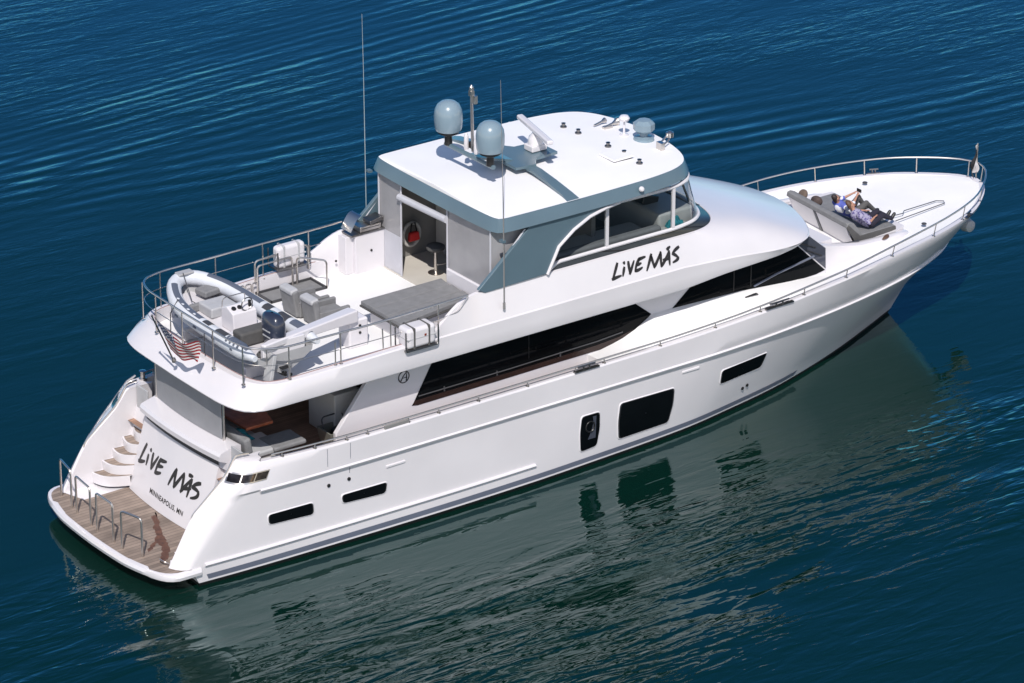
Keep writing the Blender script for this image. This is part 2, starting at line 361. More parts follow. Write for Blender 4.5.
for sg in (1, -1):
    hullmb.grid([[(p[0], p[1]*sg, p[2]) for p in a] for a in (ci[1], inn, low)])
HULL = hullmb.build('hull', WHITE, Yt, sharp=32)
# antifouling bottom
bt = [[(p[0], p[1], p[2]) for p in wl_] for wl_ in (np.c_[wl, np.full(NC, .1)], np.c_[wl[:, 0]-.1*np.linspace(0, 1, NC), wl[:, 1]*.985, np.full(NC, -.02)], np.c_[wl[:, 0]-.6*np.linspace(0, 1, NC)**2, wl[:, 1]*.8, np.full(NC, -.7)])]
bb = MB(); bb.grid(bt); bb.grid([[mir(p) for p in r] for r in bt], flip=True)
bb.poly([(.75, -2.75, .1), (.75, 2.75, .1), (.75, 2.2, -.7), (.75, -2.2, -.7)])
bb.build('hull_bottom', BLACKPAINT, HULL)
def surf_y(x, z):
    if z <= 2.03:
        r = hull_row(z); return float(np.interp(x, r[:, 0], r[:, 1]))
    p = bul_row(np.clip((z-2.1)/.62, 0, 1)); return float(np.interp(x, p[:, 0], p[:, 1]))
def sweep(path, prof, name, m, parent):
    """prof: (outward, up) pairs swept along a starboard path of xyz; both sides"""
    P = np.array(path); T = np.gradient(P[:, :2], axis=0); Nn = np.stack([T[:, 1], -T[:, 0]], 1); Nn /= np.linalg.norm(Nn, axis=1)[:, None]
    for sg in (1, -1):
        mb = MB(); rows = [[(P[i, 0]+Nn[i, 0]*a, (P[i, 1]+Nn[i, 1]*a)*sg, P[i, 2]+b) for a, b in prof] for i in range(len(P))]
        mb.grid(rows, closed=True); n = len(prof); k = len(rows)-1
        mb.f.append(tuple(range(n))); mb.f.append(tuple(k*n+i for i in range(n)))
        mb.build(name, m, parent, sharp=50)
kp = np.c_[kn, np.full(NC, 2.06)]; kp = kp[(kp[:, 0] > 2.35)]
sweep(kp, [(-.04, .055), (.05, .05), (.085, .015), (.06, -.035), (-.04, -.04)], 'rub_rail', WHITE, HULL)
sp_ = hull_row(.55); sp_ = sp_[(sp_[:, 0] > .6) & (sp_[:, 0] < 10.25)]
sweep(sp_, [(-.03, .04), (.05, .03), (.065, 0), (.03, -.04), (-.03, -.045)], 'spray_rail', WHITE, HULL)
def hull_strip(x0, x1, z0, z1, m, name, off=.006):
    r0, r1 = hull_row(z0), hull_row(z1)
    for sg in (1, -1):
        mb = MB(); a = [(p[0], (p[1]-off)*sg, p[2]) for p in r0 if x0 <= p[0] <= x1]; b = [(p[0], (p[1]-off)*sg, p[2]) for p in r1 if x0 <= p[0] <= x1]
        n = min(len(a), len(b)); mb.grid([a[:n], b[:n]]); mb.build(name, m, HULL)
hull_strip(.74, 19.5, .155, .285, STRIPE, 'boot_stripe')
# hull windows: outline in (x, z) on the side; lip, pane
def hull_window(poly, side, extra=None, pane_mat=GLASS):
    c = np.mean(poly, axis=0); P = np.array(poly)
    def ring(k, off):
        Q = rounded([(*p, 0) for p in list(P)+[P[0], P[1]]], .1, 4)[1:]; Q = Q[:len(Q)-1]
        o = []
        for q in Q:
            v = np.array([q[0], q[1]])-c; s = v/np.linalg.norm(v); d = np.sign(v)*k
            xx, zz = q[0]+d[0]*.8, q[1]+d[1]*.8
            o.append((xx, (surf_y(xx, zz)-off)*side, zz))
        return o
    fr = MB(); fr.grid([ring(.040, -.004), ring(.028, .012), ring(.010, .022), ring(0, .014)], closed=True)
    w_ = fr.build('hull_window', WHITE, Yt, sharp=40)
    def shr(k):
        o = []
        for q in ring(.006, 0):
            xx, zz = c[0]+(q[0]-c[0])*k, c[1]+(q[2]-c[1])*k; o.append((xx, (surf_y(xx, zz)-.016)*side, zz))
        return o
    MB().grid([shr(k) for k in (1, .8, .6, .4, .2, .01)], closed=True).build('pane', pane_mat, w_)
    RV = [[(q[0], q[1]-.004*side, q[2]) for q in shr(k)] for k in (.995, .955)]; n_ = len(RV[0]); lo_ = [i for i in range(n_) if RV[0][i][2] < c[1]-.0]
    rv = MB(); rv.grid(RV, closed=True); rv.build('gasket', GASKET, w_)
    return w_, c
HW = [[(2.58, 1.12), (2.56, 1.37), (3.78, 1.36), (3.8, 1.06)], [(4.6, 1.11), (4.57, 1.33), (5.85, 1.32), (5.8, 1.05)],
      [(11.57, .5), (11.53, 1.0), (11.57, 1.46), (12.12, 1.45), (12.14, 1.0), (12.07, .53)],
      [(12.77, .5), (12.72, 1.0), (12.76, 1.49), (14.47, 1.45), (14.48, 1.0), (14.38, .49)], [(16.03, 1.08), (16.02, 1.48), (17.6, 1.52), (17.5, 1.1)]]
for k, hw in enumerate(HW):
    for sd in (1, -1):
        w_, c = hull_window(hw, sd)
        if k == 2:
            pm = MB(); cx, cz = 11.84, 1.12; y = surf_y(cx, cz)-.014
            pm.tube([(cx+.13*math.cos(a), y*sd, cz+.14*math.sin(a)) for a in np.linspace(0, 2*math.pi, 18)[:-1]], .022, 6, closed=True)
            pm.build('porthole_ring', BLACK, w_)
            MB().poly([(11.64, (surf_y(11.7, .8)-.0125)*sd, .78), (12.02, (surf_y(11.7, .8)-.0125)*sd, .78), (12.02, (surf_y(11.7, 1.4)-.0125)*sd, 1.38), (11.64, (surf_y(11.7, 1.4)-.0125)*sd, 1.38)]).build('painted_pane_reflection', SLATEGLASS, w_)  # bluish patch painted in for a reflection on the pane
# small hull fittings
def oval(c, d, name, m, parent, rz=0): MB().box(c, d, rz).build(name, m, parent, bevel=min(d)*.4)
for sd in (1, -1):
    for x, z in ((6.1, 1.72), (14.95, 1.82)): oval((x, surf_y(x, z)*sd, z), (.55, .05, .07), 'hull_vent', WHITE, HULL)
    for x, z in ((4.22, 1.68), (4.78, 1.70), (16.98, .62), (17.14, .66)):
        MB().lathe((x, (surf_y(x, z)-.012)*sd, z), [(.045, -.012), (.045, .01), (.03, .014)], 12, (0, -sd, 0)).build('drain_fitting', BLACK, HULL)
    # boarding gate seams
    for x in (4.17, 4.8):
        MB().tube([(x, (surf_y(x, z)-.003)*sd, z) for z in (1.85 if x > 4.5 else 2.2, 2.3, 2.65)], .006, 4).build('gate_seam', STRIPE, HULL)
    # stern fairlead plate, wrapped round the quarter
    def qpath(z, m_=24):
        W_ = [(*p,) for p in wing_cols(z, surf_y(XOUT(z), z))[3:]][::-1]      # from the face back round the corner
        P_ = np.array([(2.75, surf_y(2.75, z), z), (2.5, surf_y(2.5, z), z)]+[(XOUT(z), surf_y(XOUT(z), z), z)]+W_)
        d_ = np.r_[0, np.cumsum(np.linalg.norm(np.diff(P_, axis=0), axis=1))]
        return P_, d_
    def qpt(s_, z, off):
        P_, d_ = qpath(z); p = np.array([np.interp(s_, d_, P_[:, k]) for k in range(3)]); q = np.array([np.interp(s_+.05, d_, P_[:, k]) for k in range(3)]); t = q-p; n_ = np.array([t[1], -t[0]]); n_ = n_/np.linalg.norm(n_)
        if n_[1] > 0: n_ = -n_
        return (p[0]+n_[0]*off, (p[1]+n_[1]*off)*sd, z)
    def qpatch(s0, s1, zlo, zhi, off, skew=0): return [[qpt(s0+(s1-s0)*k/8+skew*(1-h), zlo+(zhi-zlo)*h, off) for k in range(9)] for h in (0, .5, 1)]
    f0 = MB(); f0.grid(qpatch(.10, 1.16, 2.31, 2.53, .012, .12)); fo = f0.build('fairlead_plate', STEEL, Yt)
    for a, b in ((.13, .43), (.46, .77), (.80, 1.13)): MB().grid(qpatch(a, b, 2.34, 2.505, .018, .10)).build('fairlead_opening', CHROMEDK, fo)
# anchor
an = MB(); an.box((26.35, -.1, 2.25), (.5, .16, .14), 0, .6); an.lathe((26.62, -.12, 1.98), [(.01, -.28), (.16, -.2), (.2, 0), (.14, .2), (.01, .27)], 12, (0, 1, 0)); an.build('anchor', PALECUSH, Yt)

# ---------------- stern: swim platform, transom, steps
pl = crv([(-.54, 0), (-.53, -.5), (-.49, -1.31), (-.29, -2.3), (-.06, -2.76), (.2, -2.89), (.75, -2.9)], 26)
out = [(p[0], p[1]) for p in pl]; ring = out+[(x, -y) for x, y in out[::-1]]
pm = MB()
def offs(d):
    o = []
    for (x, y) in out: o.append((x+d*(1 if y > -2.3 else .3), y+d*(1 if y < -1.5 else .2) if y < -.01 else y))
    return o
def full(o): return o+[(x, -y) for x, y in o[::-1]][1:]
prof = [(.10, .30), (.02, .34), (0, .42), (.03, .495), (.08, .505), (.14, .505)]
pm.grid([[(x, y, z) for x, y in full(offs(d))] for d, z in prof])
pm.poly([(x, y, .30) for x, y in full(offs(.10))]); o14 = offs(.14); pm.poly([(x, y, .498) for x, y in o14]+[(2.3, -2.6, .498), (2.3, 2.6, .498)]+[(x, -y, .498) for x, y in o14[::-1]][:-1])
SWIM = pm.build('swim_platform', WHITE, Yt)
tk = [p for p in offs(.13) if p[0] < .7]
tm = MB(); tm.poly([(x, y, .509) for x, y in tk]+[(.9, -2.41, .509), (2.2, -2.41, .509), (2.2, 2.41, .509), (.9, 2.41, .509)]+[(x, -y, .509) for x, y in tk[::-1]][:-1]); tm.build('teak_deck', TEAK, SWIM)
st = [(1.42, .27), (1.36, .12), (1.22, .1), (1.12, -.16), (.95, -.42), (.80, -.82), (.52, -1.12), (.22, -1.34), (.18, -1.50), (.45, -1.30), (.62, -1.16), (.58, -1.42), (.42, -1.66), (.22, -1.95), (.16, -2.12), (.38, -2.02), (.66, -1.66), (.80, -1.30), (1.0, -.72), (1.16, -.36), (1.3, -.05)]
stj = []
for i in range(len(st)):
    a, b = st[i], st[(i+1) % len(st)]; L_ = math.hypot(b[0]-a[0], b[1]-a[1]); n_ = max(1, int(L_/.06))
    for k in range(n_): stj.append((a[0]+(b[0]-a[0])*k/n_+random.uniform(-.025, .025), a[1]+(b[1]-a[1])*k/n_+random.uniform(-.025, .025)))
MB().poly([(x, y, .513) for x, y in stj]).build('wet_stain', mat('wet_teak', (.10, .042, .025), .4, noise=(8, .4)), SWIM)
# four staple rails
for (xa, ya, xb, yb) in ((.05, 2.3, -.07, 1.6), (-.12, 1.28, -.19, .5), (-.2, .2, -.2, -.55), (-.22, -.97, -.05, -1.6)):
    h = 1.0
    MB().tube(rounded([(xa, ya, .5), (xa, ya, .5+h), (xb, yb, .5+h), (xb, yb, .5)], .1), .027, 8).build('staple_rail', STEEL, Yt)
MB().tube(rounded([(.22, -2.0, .51), (.10, -2.1, .62), (.12, -2.3, .62), (.3, -2.38, .51)], .06), .018, 6).build('folded_ladder', STEEL, SWIM)
def door_x(y, z): return 1.6+.5*(z-.6)/1.73-.12*(1-(y/1.7)**2)
tr = MB(); ys = np.linspace(-2.42, 2.42, 25)
tr.grid([[(1.78+.5*(z-.6)/1.73, y, z) for y in ys] for z in (.45, 2.4)])
TRANSOM = tr.build('transom', WHITE, Yt)
dr = MB(); yd = np.linspace(-1.62, 1.72, 25); R0 = [[(door_x(y, z), y, z) for y in yd] for z in np.linspace(.52, 2.27, 8)]
dr.grid(R0); dr.grid([[(p[0]+.3, p[1], p[2]) for p in R0[-1]], R0[-1]])
for e in (0, -1): dr.grid([[r[e] for r in R0], [(r[e][0]+.3, r[e][1], r[e][2]) for r in R0]])
DOORP = dr.build('transom_door', WHITE, Yt, sharp=40)
cm = MB(); yc = np.linspace(-1.88, 1.62, 25); bw = lambda y: -.12*(1-(y/1.8)**2)
secs = [(2.12, 2.22), (2.12, 2.42), (1.93, 2.50), (1.92, 2.62), (1.97, 2.69), (2.40, 2.81), (2.52, 2.78), (2.54, 2.0)]
CR = [[(x+bw(y)*(1 if x < 2.3 else .6), y, z) for y in yc] for x, z in secs]
cm.grid(CR)
for e in (0, -1): cm.poly([r[e] for r in CR])
cm.build('transom_coaming', WHITE, Yt, sharp=30)
MB().grid([[(2.10+bw(y), y, z) for y in np.linspace(-1.6, 1.6, 16)] for z in (2.27, 2.45)]).build('coaming_painted_shade', RUBBER, TRANSOM)  # dark strip painted in for the shade under the coaming lip
# curved steps on both quarters
for sd in (1, -1):
    for i in range(5):
        z = .84+.235*i; n = 14; A = (.95+.295*i, 2.40); B = (1.60+.13*i, 1.70)
        ed = []
        for k in range(n+1):
            t = k/n; bu = .20*math.sin(math.pi*t)
            ed.append((A[0]+(B[0]-A[0])*t-bu*.8, A[1]+(B[1]-A[1])*t-bu*.35))
        top = [(x, y*sd, z) for x, y in ed]; bot = [(x+.015, y*sd, z-.26) for x, y in ed]
        sm = MB(); sm.grid([bot, top]); sm.poly(top+[(2.6, 1.70*sd, z), (2.6, 2.40*sd, z)])
        s_ = sm.build('step', WHITE, Yt)
        cx_, cy_ = (A[0]+B[0])/2+.25, 2.05
        ted = [(x+(cx_-x)*.05+.02, (y+(cy_-y)*.05)*sd, z+.006) for x, y in ed]
        MB().poly(ted+[(B[0]+.38, 1.78*sd, z+.006), (A[0]+.62, 2.32*sd, z+.006)]).build('tread', TEAK, s_)
    # quarter hand rails
    q = [(.80, -2.47*sd*-1*-1, 1.52)]
    MB().tube(rounded([(.78, 2.43*-sd, 1.42), (.80, 2.43*-sd, 1.64), (1.74, 2.43*-sd, 2.42), (2.02, 2.43*-sd, 2.86), (2.35, 2.5*-sd, 2.86)], .12), .024, 8).build('quarter_handrail', STEEL, Yt)
    if sd < 0: MB().tube([(1.02, 2.80, 1.43), (1.55, 2.86, 1.98), (2.3, 2.86, 2.72), (2.5, 2.8, 2.84)], .03, 8).build('quarter_rub_strip', STEEL, Yt)
    MB().box((2.28, 2.12*-sd, 2.45), (.05, .5, .75)).build('stair_gate', PALECUSH, Yt, bevel=.015)
# port quarter mooring winch area
for sd in (1,):
    wm = MB(); wm.lathe((2.62, 2.66*sd, 2.74), [(.10, 0), (.10, .05), (.06, .08), (.06, .2), (.09, .24), (.01, .26)], 14); wm.build('mooring_capstan', STEEL, Yt)
# ---------------- main deck, cockpit
mdk = MB(); mdk.poly([(2.0, -2.38, 1.95), (12.6, -2.9, 1.95), (12.6, 2.9, 1.95), (2.0, 2.38, 1.95)]); mdk.build('cockpit_deck', TEAKDARK, Yt)
# house sides and bulkheads
hp = [(4.96, 1.96), (4.96, 2.5), (5.83, 3.57), (6.25, 4.05), (19.36, 4.08), (19.92, 3.62), (19.95, 2.95), (19.95, 2.2), (12.6, 2.2), (12.6, 1.96)]
HOUSE = empty('deckhouse', (12, 0, 2), None, None); attach(HOUSE, Yt)
for sd in (1, -1):
    MB().prism([(x, -2.2*sd, z) for x, z in hp], (0, .14*sd, 0)).build('house_side', WHITE, HOUSE, bevel=.03)
MB().box((7.2, 0, 3.0), (.08, 4.1, 2.1)).build('saloon_bulkhead', GLASS, HOUSE)
def side_glass(pts, name, m, sd, y=2.2, off=.012, t=.006, parent=None, r=.0):
    P = [(x, 0, z) for x, z in pts]
    return MB().prism([(p[0], -(y+off)*sd, p[2]) for p in P], (0, t*sd, 0)).build(name, m, parent or HOUSE)
SAL = [(7.12, 2.66), (7.17, 2.72), (7.69, 3.6), (8.0, 4.04), (13.3, 4.04), (13.8, 3.62), (14.3, 3.22), (14.05, 3.02), (13.75, 2.9), (13.41, 2.79), (13.1, 2.72), (12.73, 2.66), (11.5, 2.66), (9.7, 2.64), (7.3, 2.63)]
PH = [(14.97, 3.20), (15.5, 3.62), (16.0, 4.07), (18.78, 4.07), (19.90, 3.02), (19.6, 2.97), (19.08, 2.96), (17.1, 3.13)]
for sd in (1, -1):
    sg = side_glass(SAL, 'saloon_window', GLASS, sd)
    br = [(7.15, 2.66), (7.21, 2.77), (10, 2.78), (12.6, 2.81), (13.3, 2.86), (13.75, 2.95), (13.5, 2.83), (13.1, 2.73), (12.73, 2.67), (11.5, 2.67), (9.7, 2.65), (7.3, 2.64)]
    side_glass(br, 'painted_deck_reflection', GLASSBROWN, sd, off=.02, t=.007, parent=sg)  # brown strip painted on the glass for the teak deck's reflection
    MB().tube([(7.3, -2.235*sd, 2.87), (10, -2.235*sd, 2.88), (12.6, -2.235*sd, 2.92), (13.4, -2.235*sd, 2.97)], .016, 6).build('grab_rail', RUBBER, sg)
    for x in (8.05, 9.6, 11.5): MB().box((x, -2.225*sd, 2.86), (.03, .03, .12)).build('rail_bracket', RUBBER, sg)
    for x in (10.55,): MB().box((x, -2.222*sd, 3.5), (.02, .008, 1.0)).build('window_mullion', BLACK, sg)
    pg = side_glass(PH, 'pilothouse_window', GLASS, sd)
    MB().tube([(17.55, -2.23*sd, 3.16), (18.3, -2.23*sd, 3.32), (19.5, -2.23*sd, 3.5)], .03, 6).build('window_ledge', STRIPE, pg)
    for x in (16.9, 17.45): MB().box((x, -2.222*sd, 3.6), (.03, .008, .85)).build('window_mullion', BLACK, pg)
    # angled corner pane, sky reflection painted into its slate base colour
    side_glass([(18.82, 4.07), (19.35, 4.07), (19.89, 3.62), (19.92, 3.05)], 'corner_window', SLATEGLASS, sd)
    for a_, b_ in (((19.05, 3.95), (19.55, 3.72)), ((19.25, 3.72), (19.75, 3.46))): MB().tube([(a_[0], -2.23*sd, a_[1]), (b_[0], -2.23*sd, b_[1])], .014, 5).build('windscreen_wiper', BLACK, HOUSE)
    # logo on the aft panel
    lg = MB(); cx, cz = 6.9, 3.47
    lg.tube([(cx+.15*math.cos(a), -2.207*sd, cz+.15*math.sin(a)) for a in np.linspace(0, 2*math.pi, 24)[:-1]], .014, 5, closed=True)
    lg.tube([(cx-.09, -2.207*sd, cz-.10), (cx-.02, -2.207*sd, cz+.02), (cx+.07, -2.207*sd, cz+.11), (cx+.08, -2.207*sd, cz), (cx+.07, -2.207*sd, cz-.11)], .014, 5)
    lg.tube([(cx-.05, -2.207*sd, cz-.03), (cx+.07, -2.207*sd, cz-.02)], .010, 5); lg.build('emblem', INK, HOUSE)
MB().add([(19.9, -2.15, 3.55), (19.9, 2.15, 3.55), (19.38, 2.15, 4.08), (19.38, -2.15, 4.08)], [(0, 1, 2, 3)]).build('front_windscreen', GLASS, HOUSE)
# raised side decks + foredeck : rows across (port cap -> house -> starboard cap)
xs = [12.35, 12.73, 13.1, 13.41, 13.8, 14.3, 15, 16, 17, 18, 19, 20, 20.6, 21.5, 22.3, 23.1, 24, 24.6, 25.2, 25.7, 26.2, 26.5, 26.7, 26.85]
inx = np.interp
capin = inset(cap, .10, -.015)
def cap_at(x): return float(np.interp(x, capin[:, 0], capin[:, 1])), float(np.interp(x, capin[:, 0], capin[:, 2]))
zin = lambda x: float(np.interp(x, [12.35, 12.73, 13.1, 13.41, 13.8, 14.3, 15, 17, 19, 20, 21.5, 23, 27], [2.62, 2.65, 2.72, 2.79, 2.93, 3.2, 3.2, 3.13, 2.98, 2.90, 2.92, 3.06, 3.17]))
rows = []
for x in xs:
    cy, cz = cap_at(x); iy = min(2.2, -cy*.74); zi = zin(x)
    r = []
    for s in (-1, 1):
        pts = [(x, s*-cy, cz), (x, s*(-cy-.04), cz-.01)]+[(x, s*(-cy+(iy+cy)*k), cz+(zi-cz)*(k**.8)) for k in (.25, .5, .75, 1.0)]+[(x, s*iy*k, zi+.015*(1-k)) for k in (.7, .35)]
        r.append(pts)
    rows.append(r[0]+[(x, 0, zi+.02)]+r[1][::-1])
fd = MB(); fd.grid(rows); fd.grid([rows[0], [(p[0], p[1], 1.9) for p in rows[0]]]); fd.poly([p for p in rows[-1]]+[(27.0, .2, 3.14), (27.0, -.2, 3.14)])
FORE = fd.build('foredeck', NONSKID, Yt, sharp=30)
# deck seam lines and fittings on the foredeck
MB().tube([(23.2, -.75, 3.19), (23.75, -.78, 3.19), (23.9, -.66, 3.19), (25.05, -.62, 3.19), (25.2, -.75, 3.19), (25.12, -.88, 3.19), (23.35, -1.05, 3.185), (23.0, -1.1, 3.18)], .014, 5).build('anchor_chain_track', DARKSTEEL, FORE)
for x, y in ((23.75, -1.62), (24.4, 1.5)): MB().lathe((x, y, 3.165), [(.07, 0), (.07, .02), (.05, .03)], 12).build('deck_plate', RUBBER, FORE)
# trunk cabin with the bow lounge
tp = [(19.9, 1.86), (21.2, 1.9), (22.3, 1.75), (22.9, 1.45), (23.1, .8)]; half = [(x, -y) for x, y in tp]
base = half+[(x, -y) for x, y in half[::-1]]
tk_ = MB()
for sg in (1, -1):
    prof_ = [(-2.02, 2.80), (-1.95, 2.95), (-1.86, 0), (-1.78, .03), (-1.66, .03), (-1.62, 0), (-1.60, 2.70)]
    rw = []
    for x, zt, k in ((19.94, 3.62, 1.06), (20.25, 3.52, 1.03), (20.65, 3.40, 1), (21.4, 3.25, 1), (22.2, 3.20, .985), (22.8, 3.17, .95), (23.15, 3.12, .90), (23.3, 3.05, .86)):
        rw.append([(x, y*k*sg, (z if z > 2 else zt-.03+z)) for y, z in prof_])
    tk_.grid(rw); tk_.poly(rw[-1]); tk_.poly(rw[0])
tk_.prism([(19.93, -1.72, 2.85), (20.55, -1.68, 2.85), (20.55, 1.68, 2.85), (19.93, 1.72, 2.85)], (0, 0, .70))
tk_.prism([(21.72, -1.62, 2.85), (22.7, -1.62, 2.9), (23.2, -1.45, 2.95), (23.2, 1.45, 2.95), (22.7, 1.62, 2.9), (21.72, 1.62, 2.85)], (0, 0, .26))
TRUNK = tk_.build('trunk_cabin', WHITE, Yt, sharp=40)
MB().tube([(20.6, -1.70, 3.36), (21.0, -1.70, 3.32), (21.45, -1.70, 3.27)], .022, 6).build('recess_trim', DARKSTEEL, TRUNK)
# ---------------- upper deck body
LOW = [(1.95, 0, 3.97), (1.96, -1.0, 3.97), (1.98, -1.75, 3.97), (2.1, -2.4, 3.97), (2.36, -2.74, 3.97), (2.9, -2.86, 3.97), (5, -2.86, 3.97), (14.8, -2.86, 3.97), (16.5, -2.86, 4.09), (17.6, -2.82, 4.11), (18.3, -2.70, 4.11), (18.9, -2.48, 4.11), (19.35, -2.05, 4.11), (19.72, -1.3, 4.12), (19.92, -.6, 4.12), (19.97, 0, 4.12)]
CRS = [(2.42, 0, 4.47), (2.43, -1.0, 4.47), (2.46, -1.7, 4.47), (2.58, -2.25, 4.48), (2.82, -2.62, 4.49), (3.3, -2.78, 4.5), (5, -2.82, 4.53), (6.4, -2.85, 4.57), (14.8, -2.86, 4.57), (16.5, -2.87, 4.46), (17.6, -2.87, 4.35), (18.3, -2.83, 4.31), (18.95, -2.6, 4.29), (19.42, -2.05, 4.28), (19.78, -1.3, 4.28), (19.98, -.6, 4.28), (20.03, 0, 4.28)]
NU = 120
# resample both by matching x-stations so the loft has no twist
def param(P, n):
    a = crv([p for p in P if p[0] <= 5.01], 24); b = crv([p for p in P if 5 <= p[0] <= 14.81], 30); c = crv([p for p in P if p[0] >= 14.79], 40)
    return np.r_[a, b[1:], c[1:]]
lo, cr = param(LOW, NU), param(CRS, NU)
md1 = lo+(cr-lo)*.5; md1[:, :2] += (lo-cr)[:, :2]*.12
bot_in = inset(lo, .10, -.02)
ud = MB()
for sg in (1, -1):
    S = lambda c: [(p[0], p[1]*sg, p[2]) for p in c]
    q1 = lo.copy(); q1[:, 2] += .03; q1 = inset(q1, -.01, 0)
    ud.grid([S(bot_in), S(lo), S(q1), S(md1), S(inset(cr, .0, -.03)), S(inset(cr, .03, 0))])
    # gunwale top and inner drop for the open aft deck
    a = cr[cr[:, 0] < 9.6]; g1 = inset(a, .03, 0); g2 = inset(a, .20, .01); g3 = inset(a, .23, -.3); g3[:, 2] = 4.19
    ud.grid([S(g1), S(g2), S(g3)])
    ud.grid([S(bot_in), [(p[0], 0, p[2]) for p in bot_in]])      # underside
UD = ud.build('upper_deck', WHITE, Yt, sharp=38)
fl_ = [p for p in inset(cr[cr[:, 0] < 14], .2, 0)]
MB().poly([(p[0], p[1], 4.2) for p in fl_]+[(16.2, -2.0, 4.2), (16.2, 2.0, 4.2)]+[(p[0], -p[1], 4.2) for p in fl_[::-1]]).build('boat_deck_floor', NONSKID, UD)
# thin rust-coloured seam round the gunwale
sm_ = inset(cr[(cr[:, 0] < 8)], .17, .016)
MB().tube([(p[0], p[1], p[2]) for p in sm_[::-1]]+[(p[0], -p[1], p[2]) for p in sm_], .010, 4).build('gunwale_seam', mat('rust_brown_seam', (.30, .19, .18), .6), UD)
# flybridge coaming : crease -> upper edge
cf = cr[cr[:, 0] >= 7.2]
BE = [(7.2, -2.84, 4.60), (8.45, -2.66, 5.28), (8.7, -2.62, 5.30), (11, -2.60, 5.28), (14.2, -2.60, 5.27), (15.4, -2.52, 5.23), (16.05, -2.30, 5.20), (16.45, -1.9, 5.20), (16.65, -1.4, 5.2), (16.78, -.7, 5.2), (16.82, 0, 5.2)]
be_d = np.array(BE)
def Bmatch(n1):
    a = crv(BE[:3], 10); b = crv(BE[2:5], 30); c = crv(BE[4:], 40)
    return np.r_[a, b[1:], c[1:]]
be = Bmatch(0); n = len(be)
def resample_x(C, n):   # crease split to match: ramp part, straight part, nose part
    a = crv([tuple(p) for p in C if p[0] <= 8.75][:], 10) ; b = crv([tuple(p) for p in C if 8.6 <= p[0] <= 14.6], 30); c = crv([tuple(p) for p in C if p[0] >= 14.3][::2]+[tuple(C[-1])], 40)
    return np.r_[a, b[1:], c[1:]]
cc = resample_x(inset(cf, .03, 0), n)
fb = MB(); K = [0, .12, .3, .5, .7, .88, 1.0]
LOFT = []
for k in K:
    p = cc+(be-cc)*k
    nose = np.clip((p[:, 0]-14.5)/3, 0, 1)
    p[:, 2] += .10*nose*math.sin(math.pi*k)
    LOFT.append(p)
for sg in (1, -1):
    S = lambda c: [(p[0], p[1]*sg, p[2]) for p in c]
    fb.grid([S(p) for p in LOFT])
    e1 = inset(be, .07, .012); e2 = inset(be, .10, -.03); fb.grid([S(be), S(e1), S(e2)])
    i0 = e2[e2[:, 0] < 11.5]; i1 = i0.copy(); i1[:, 2] = 4.19; fb.grid([S(i0), S(i1)])
FLYB = fb.build('flybridge_coaming', WHITE, Yt, sharp=42)
# dark ledge under the side screens
FB_ = [(10.85, -2.52, 5.30), (11.3, -2.46, 5.45), (14.6, -2.46, 5.46), (15.35, -2.36, 5.46), (15.85, -2.05, 5.46), (16.08, -1.6, 5.46), (16.2, -.9, 5.46), (16.24, 0, 5.46)]
FT_ = [(12.5, -2.46, 6.58), (13.0, -2.46, 6.57), (14.6, -2.46, 6.56), (15.2, -2.33, 6.58), (15.55, -1.95, 6.6), (15.72, -1.4, 6.6), (15.8, -.7, 6.6), (15.82, 0, 6.6)]
e2b = inset(be, .085, .006); e2b = e2b[e2b[:, 0] > 10.8]
fbm = crv(FB_, len(e2b))
for sg in (1, -1):
    a = [(p[0], p[1]*sg, p[2]) for p in e2b]; b_ = [(p[0], p[1]*sg, p[2]-.03) for p in fbm]
    lm = MB(); lm.grid([a, b_]); lm.build('windscreen_ledge', mat('smoked_ledge', (.03, .034, .036), .2, noise=(2, .2)), FLYB)
    for i in (12, 32, 46, 56):
        if i < len(a): MB().tube([a[i], b_[i]], .016, 5).build('ledge_divider', BLACK, FLYB)
# ---------------- hardtop
TOPC = [(9.33, 0), (9.34, -1.2), (9.38, -2.3), (9.46, -2.54), (9.7, -2.58), (11.6, -2.60), (13.6, -2.55), (14.6, -2.44), (15.2, -2.2), (15.55, -1.75), (15.75, -1.1), (15.84, -.5), (15.86, 0)]
tc_ = crv(TOPC, 90); tc3 = np.c_[tc_, 7.0-.0*tc_[:, 0]]
tc3[:, 2] = 7.0+.0
fas = inset(tc3, -.13, -.31); pass
fas_mid = inset(tc3, -.02, -.03)
ht = MB()
inner = [(p[0], p[1], 7.0) for p in tc3]
def camb(x, y): return 7.0+.11*(1-min(1, abs(y)/2.6)**2)*min(1, max(0, (15.9-x)/2.5))*min(1, max(.25, (x-9.2)/1.2))
grid_rows = []
for k in np.linspace(0, 1, 9):
    grid_rows.append([(p[0], p[1]*k, 7.0+.10*(1-k**2)*min(1, (15.9-p[0])/2)) for p in tc3])
ht.grid(grid_rows); ht.grid([[mir(p) for p in r] for r in grid_rows], flip=True)
HT = ht.build('hardtop', TOPWHITE, Yt, sharp=40)
fm = MB()
for sg in (1, -1):
    S = lambda c: [(p[0], p[1]*sg, p[2]) for p in c]
    und = inset(fas, .08, -.005)
    fm.grid([S(tc3-np.array([0, 0, .004])), S(fas_mid), S(fas), S(und), [(p[0], 0, 6.68) for p in und]])
fm.build('fascia', BLUEGREY, HT, sharp=30)
for sd in (1, -1):
    MB().lathe((13.55, -2.70*sd, 6.86), [(.07, 0), (.07, .03), (.05, .06), (.01, .07)], 14, (0, -sd, .3)).build('side_lamp', WHITE, HT)
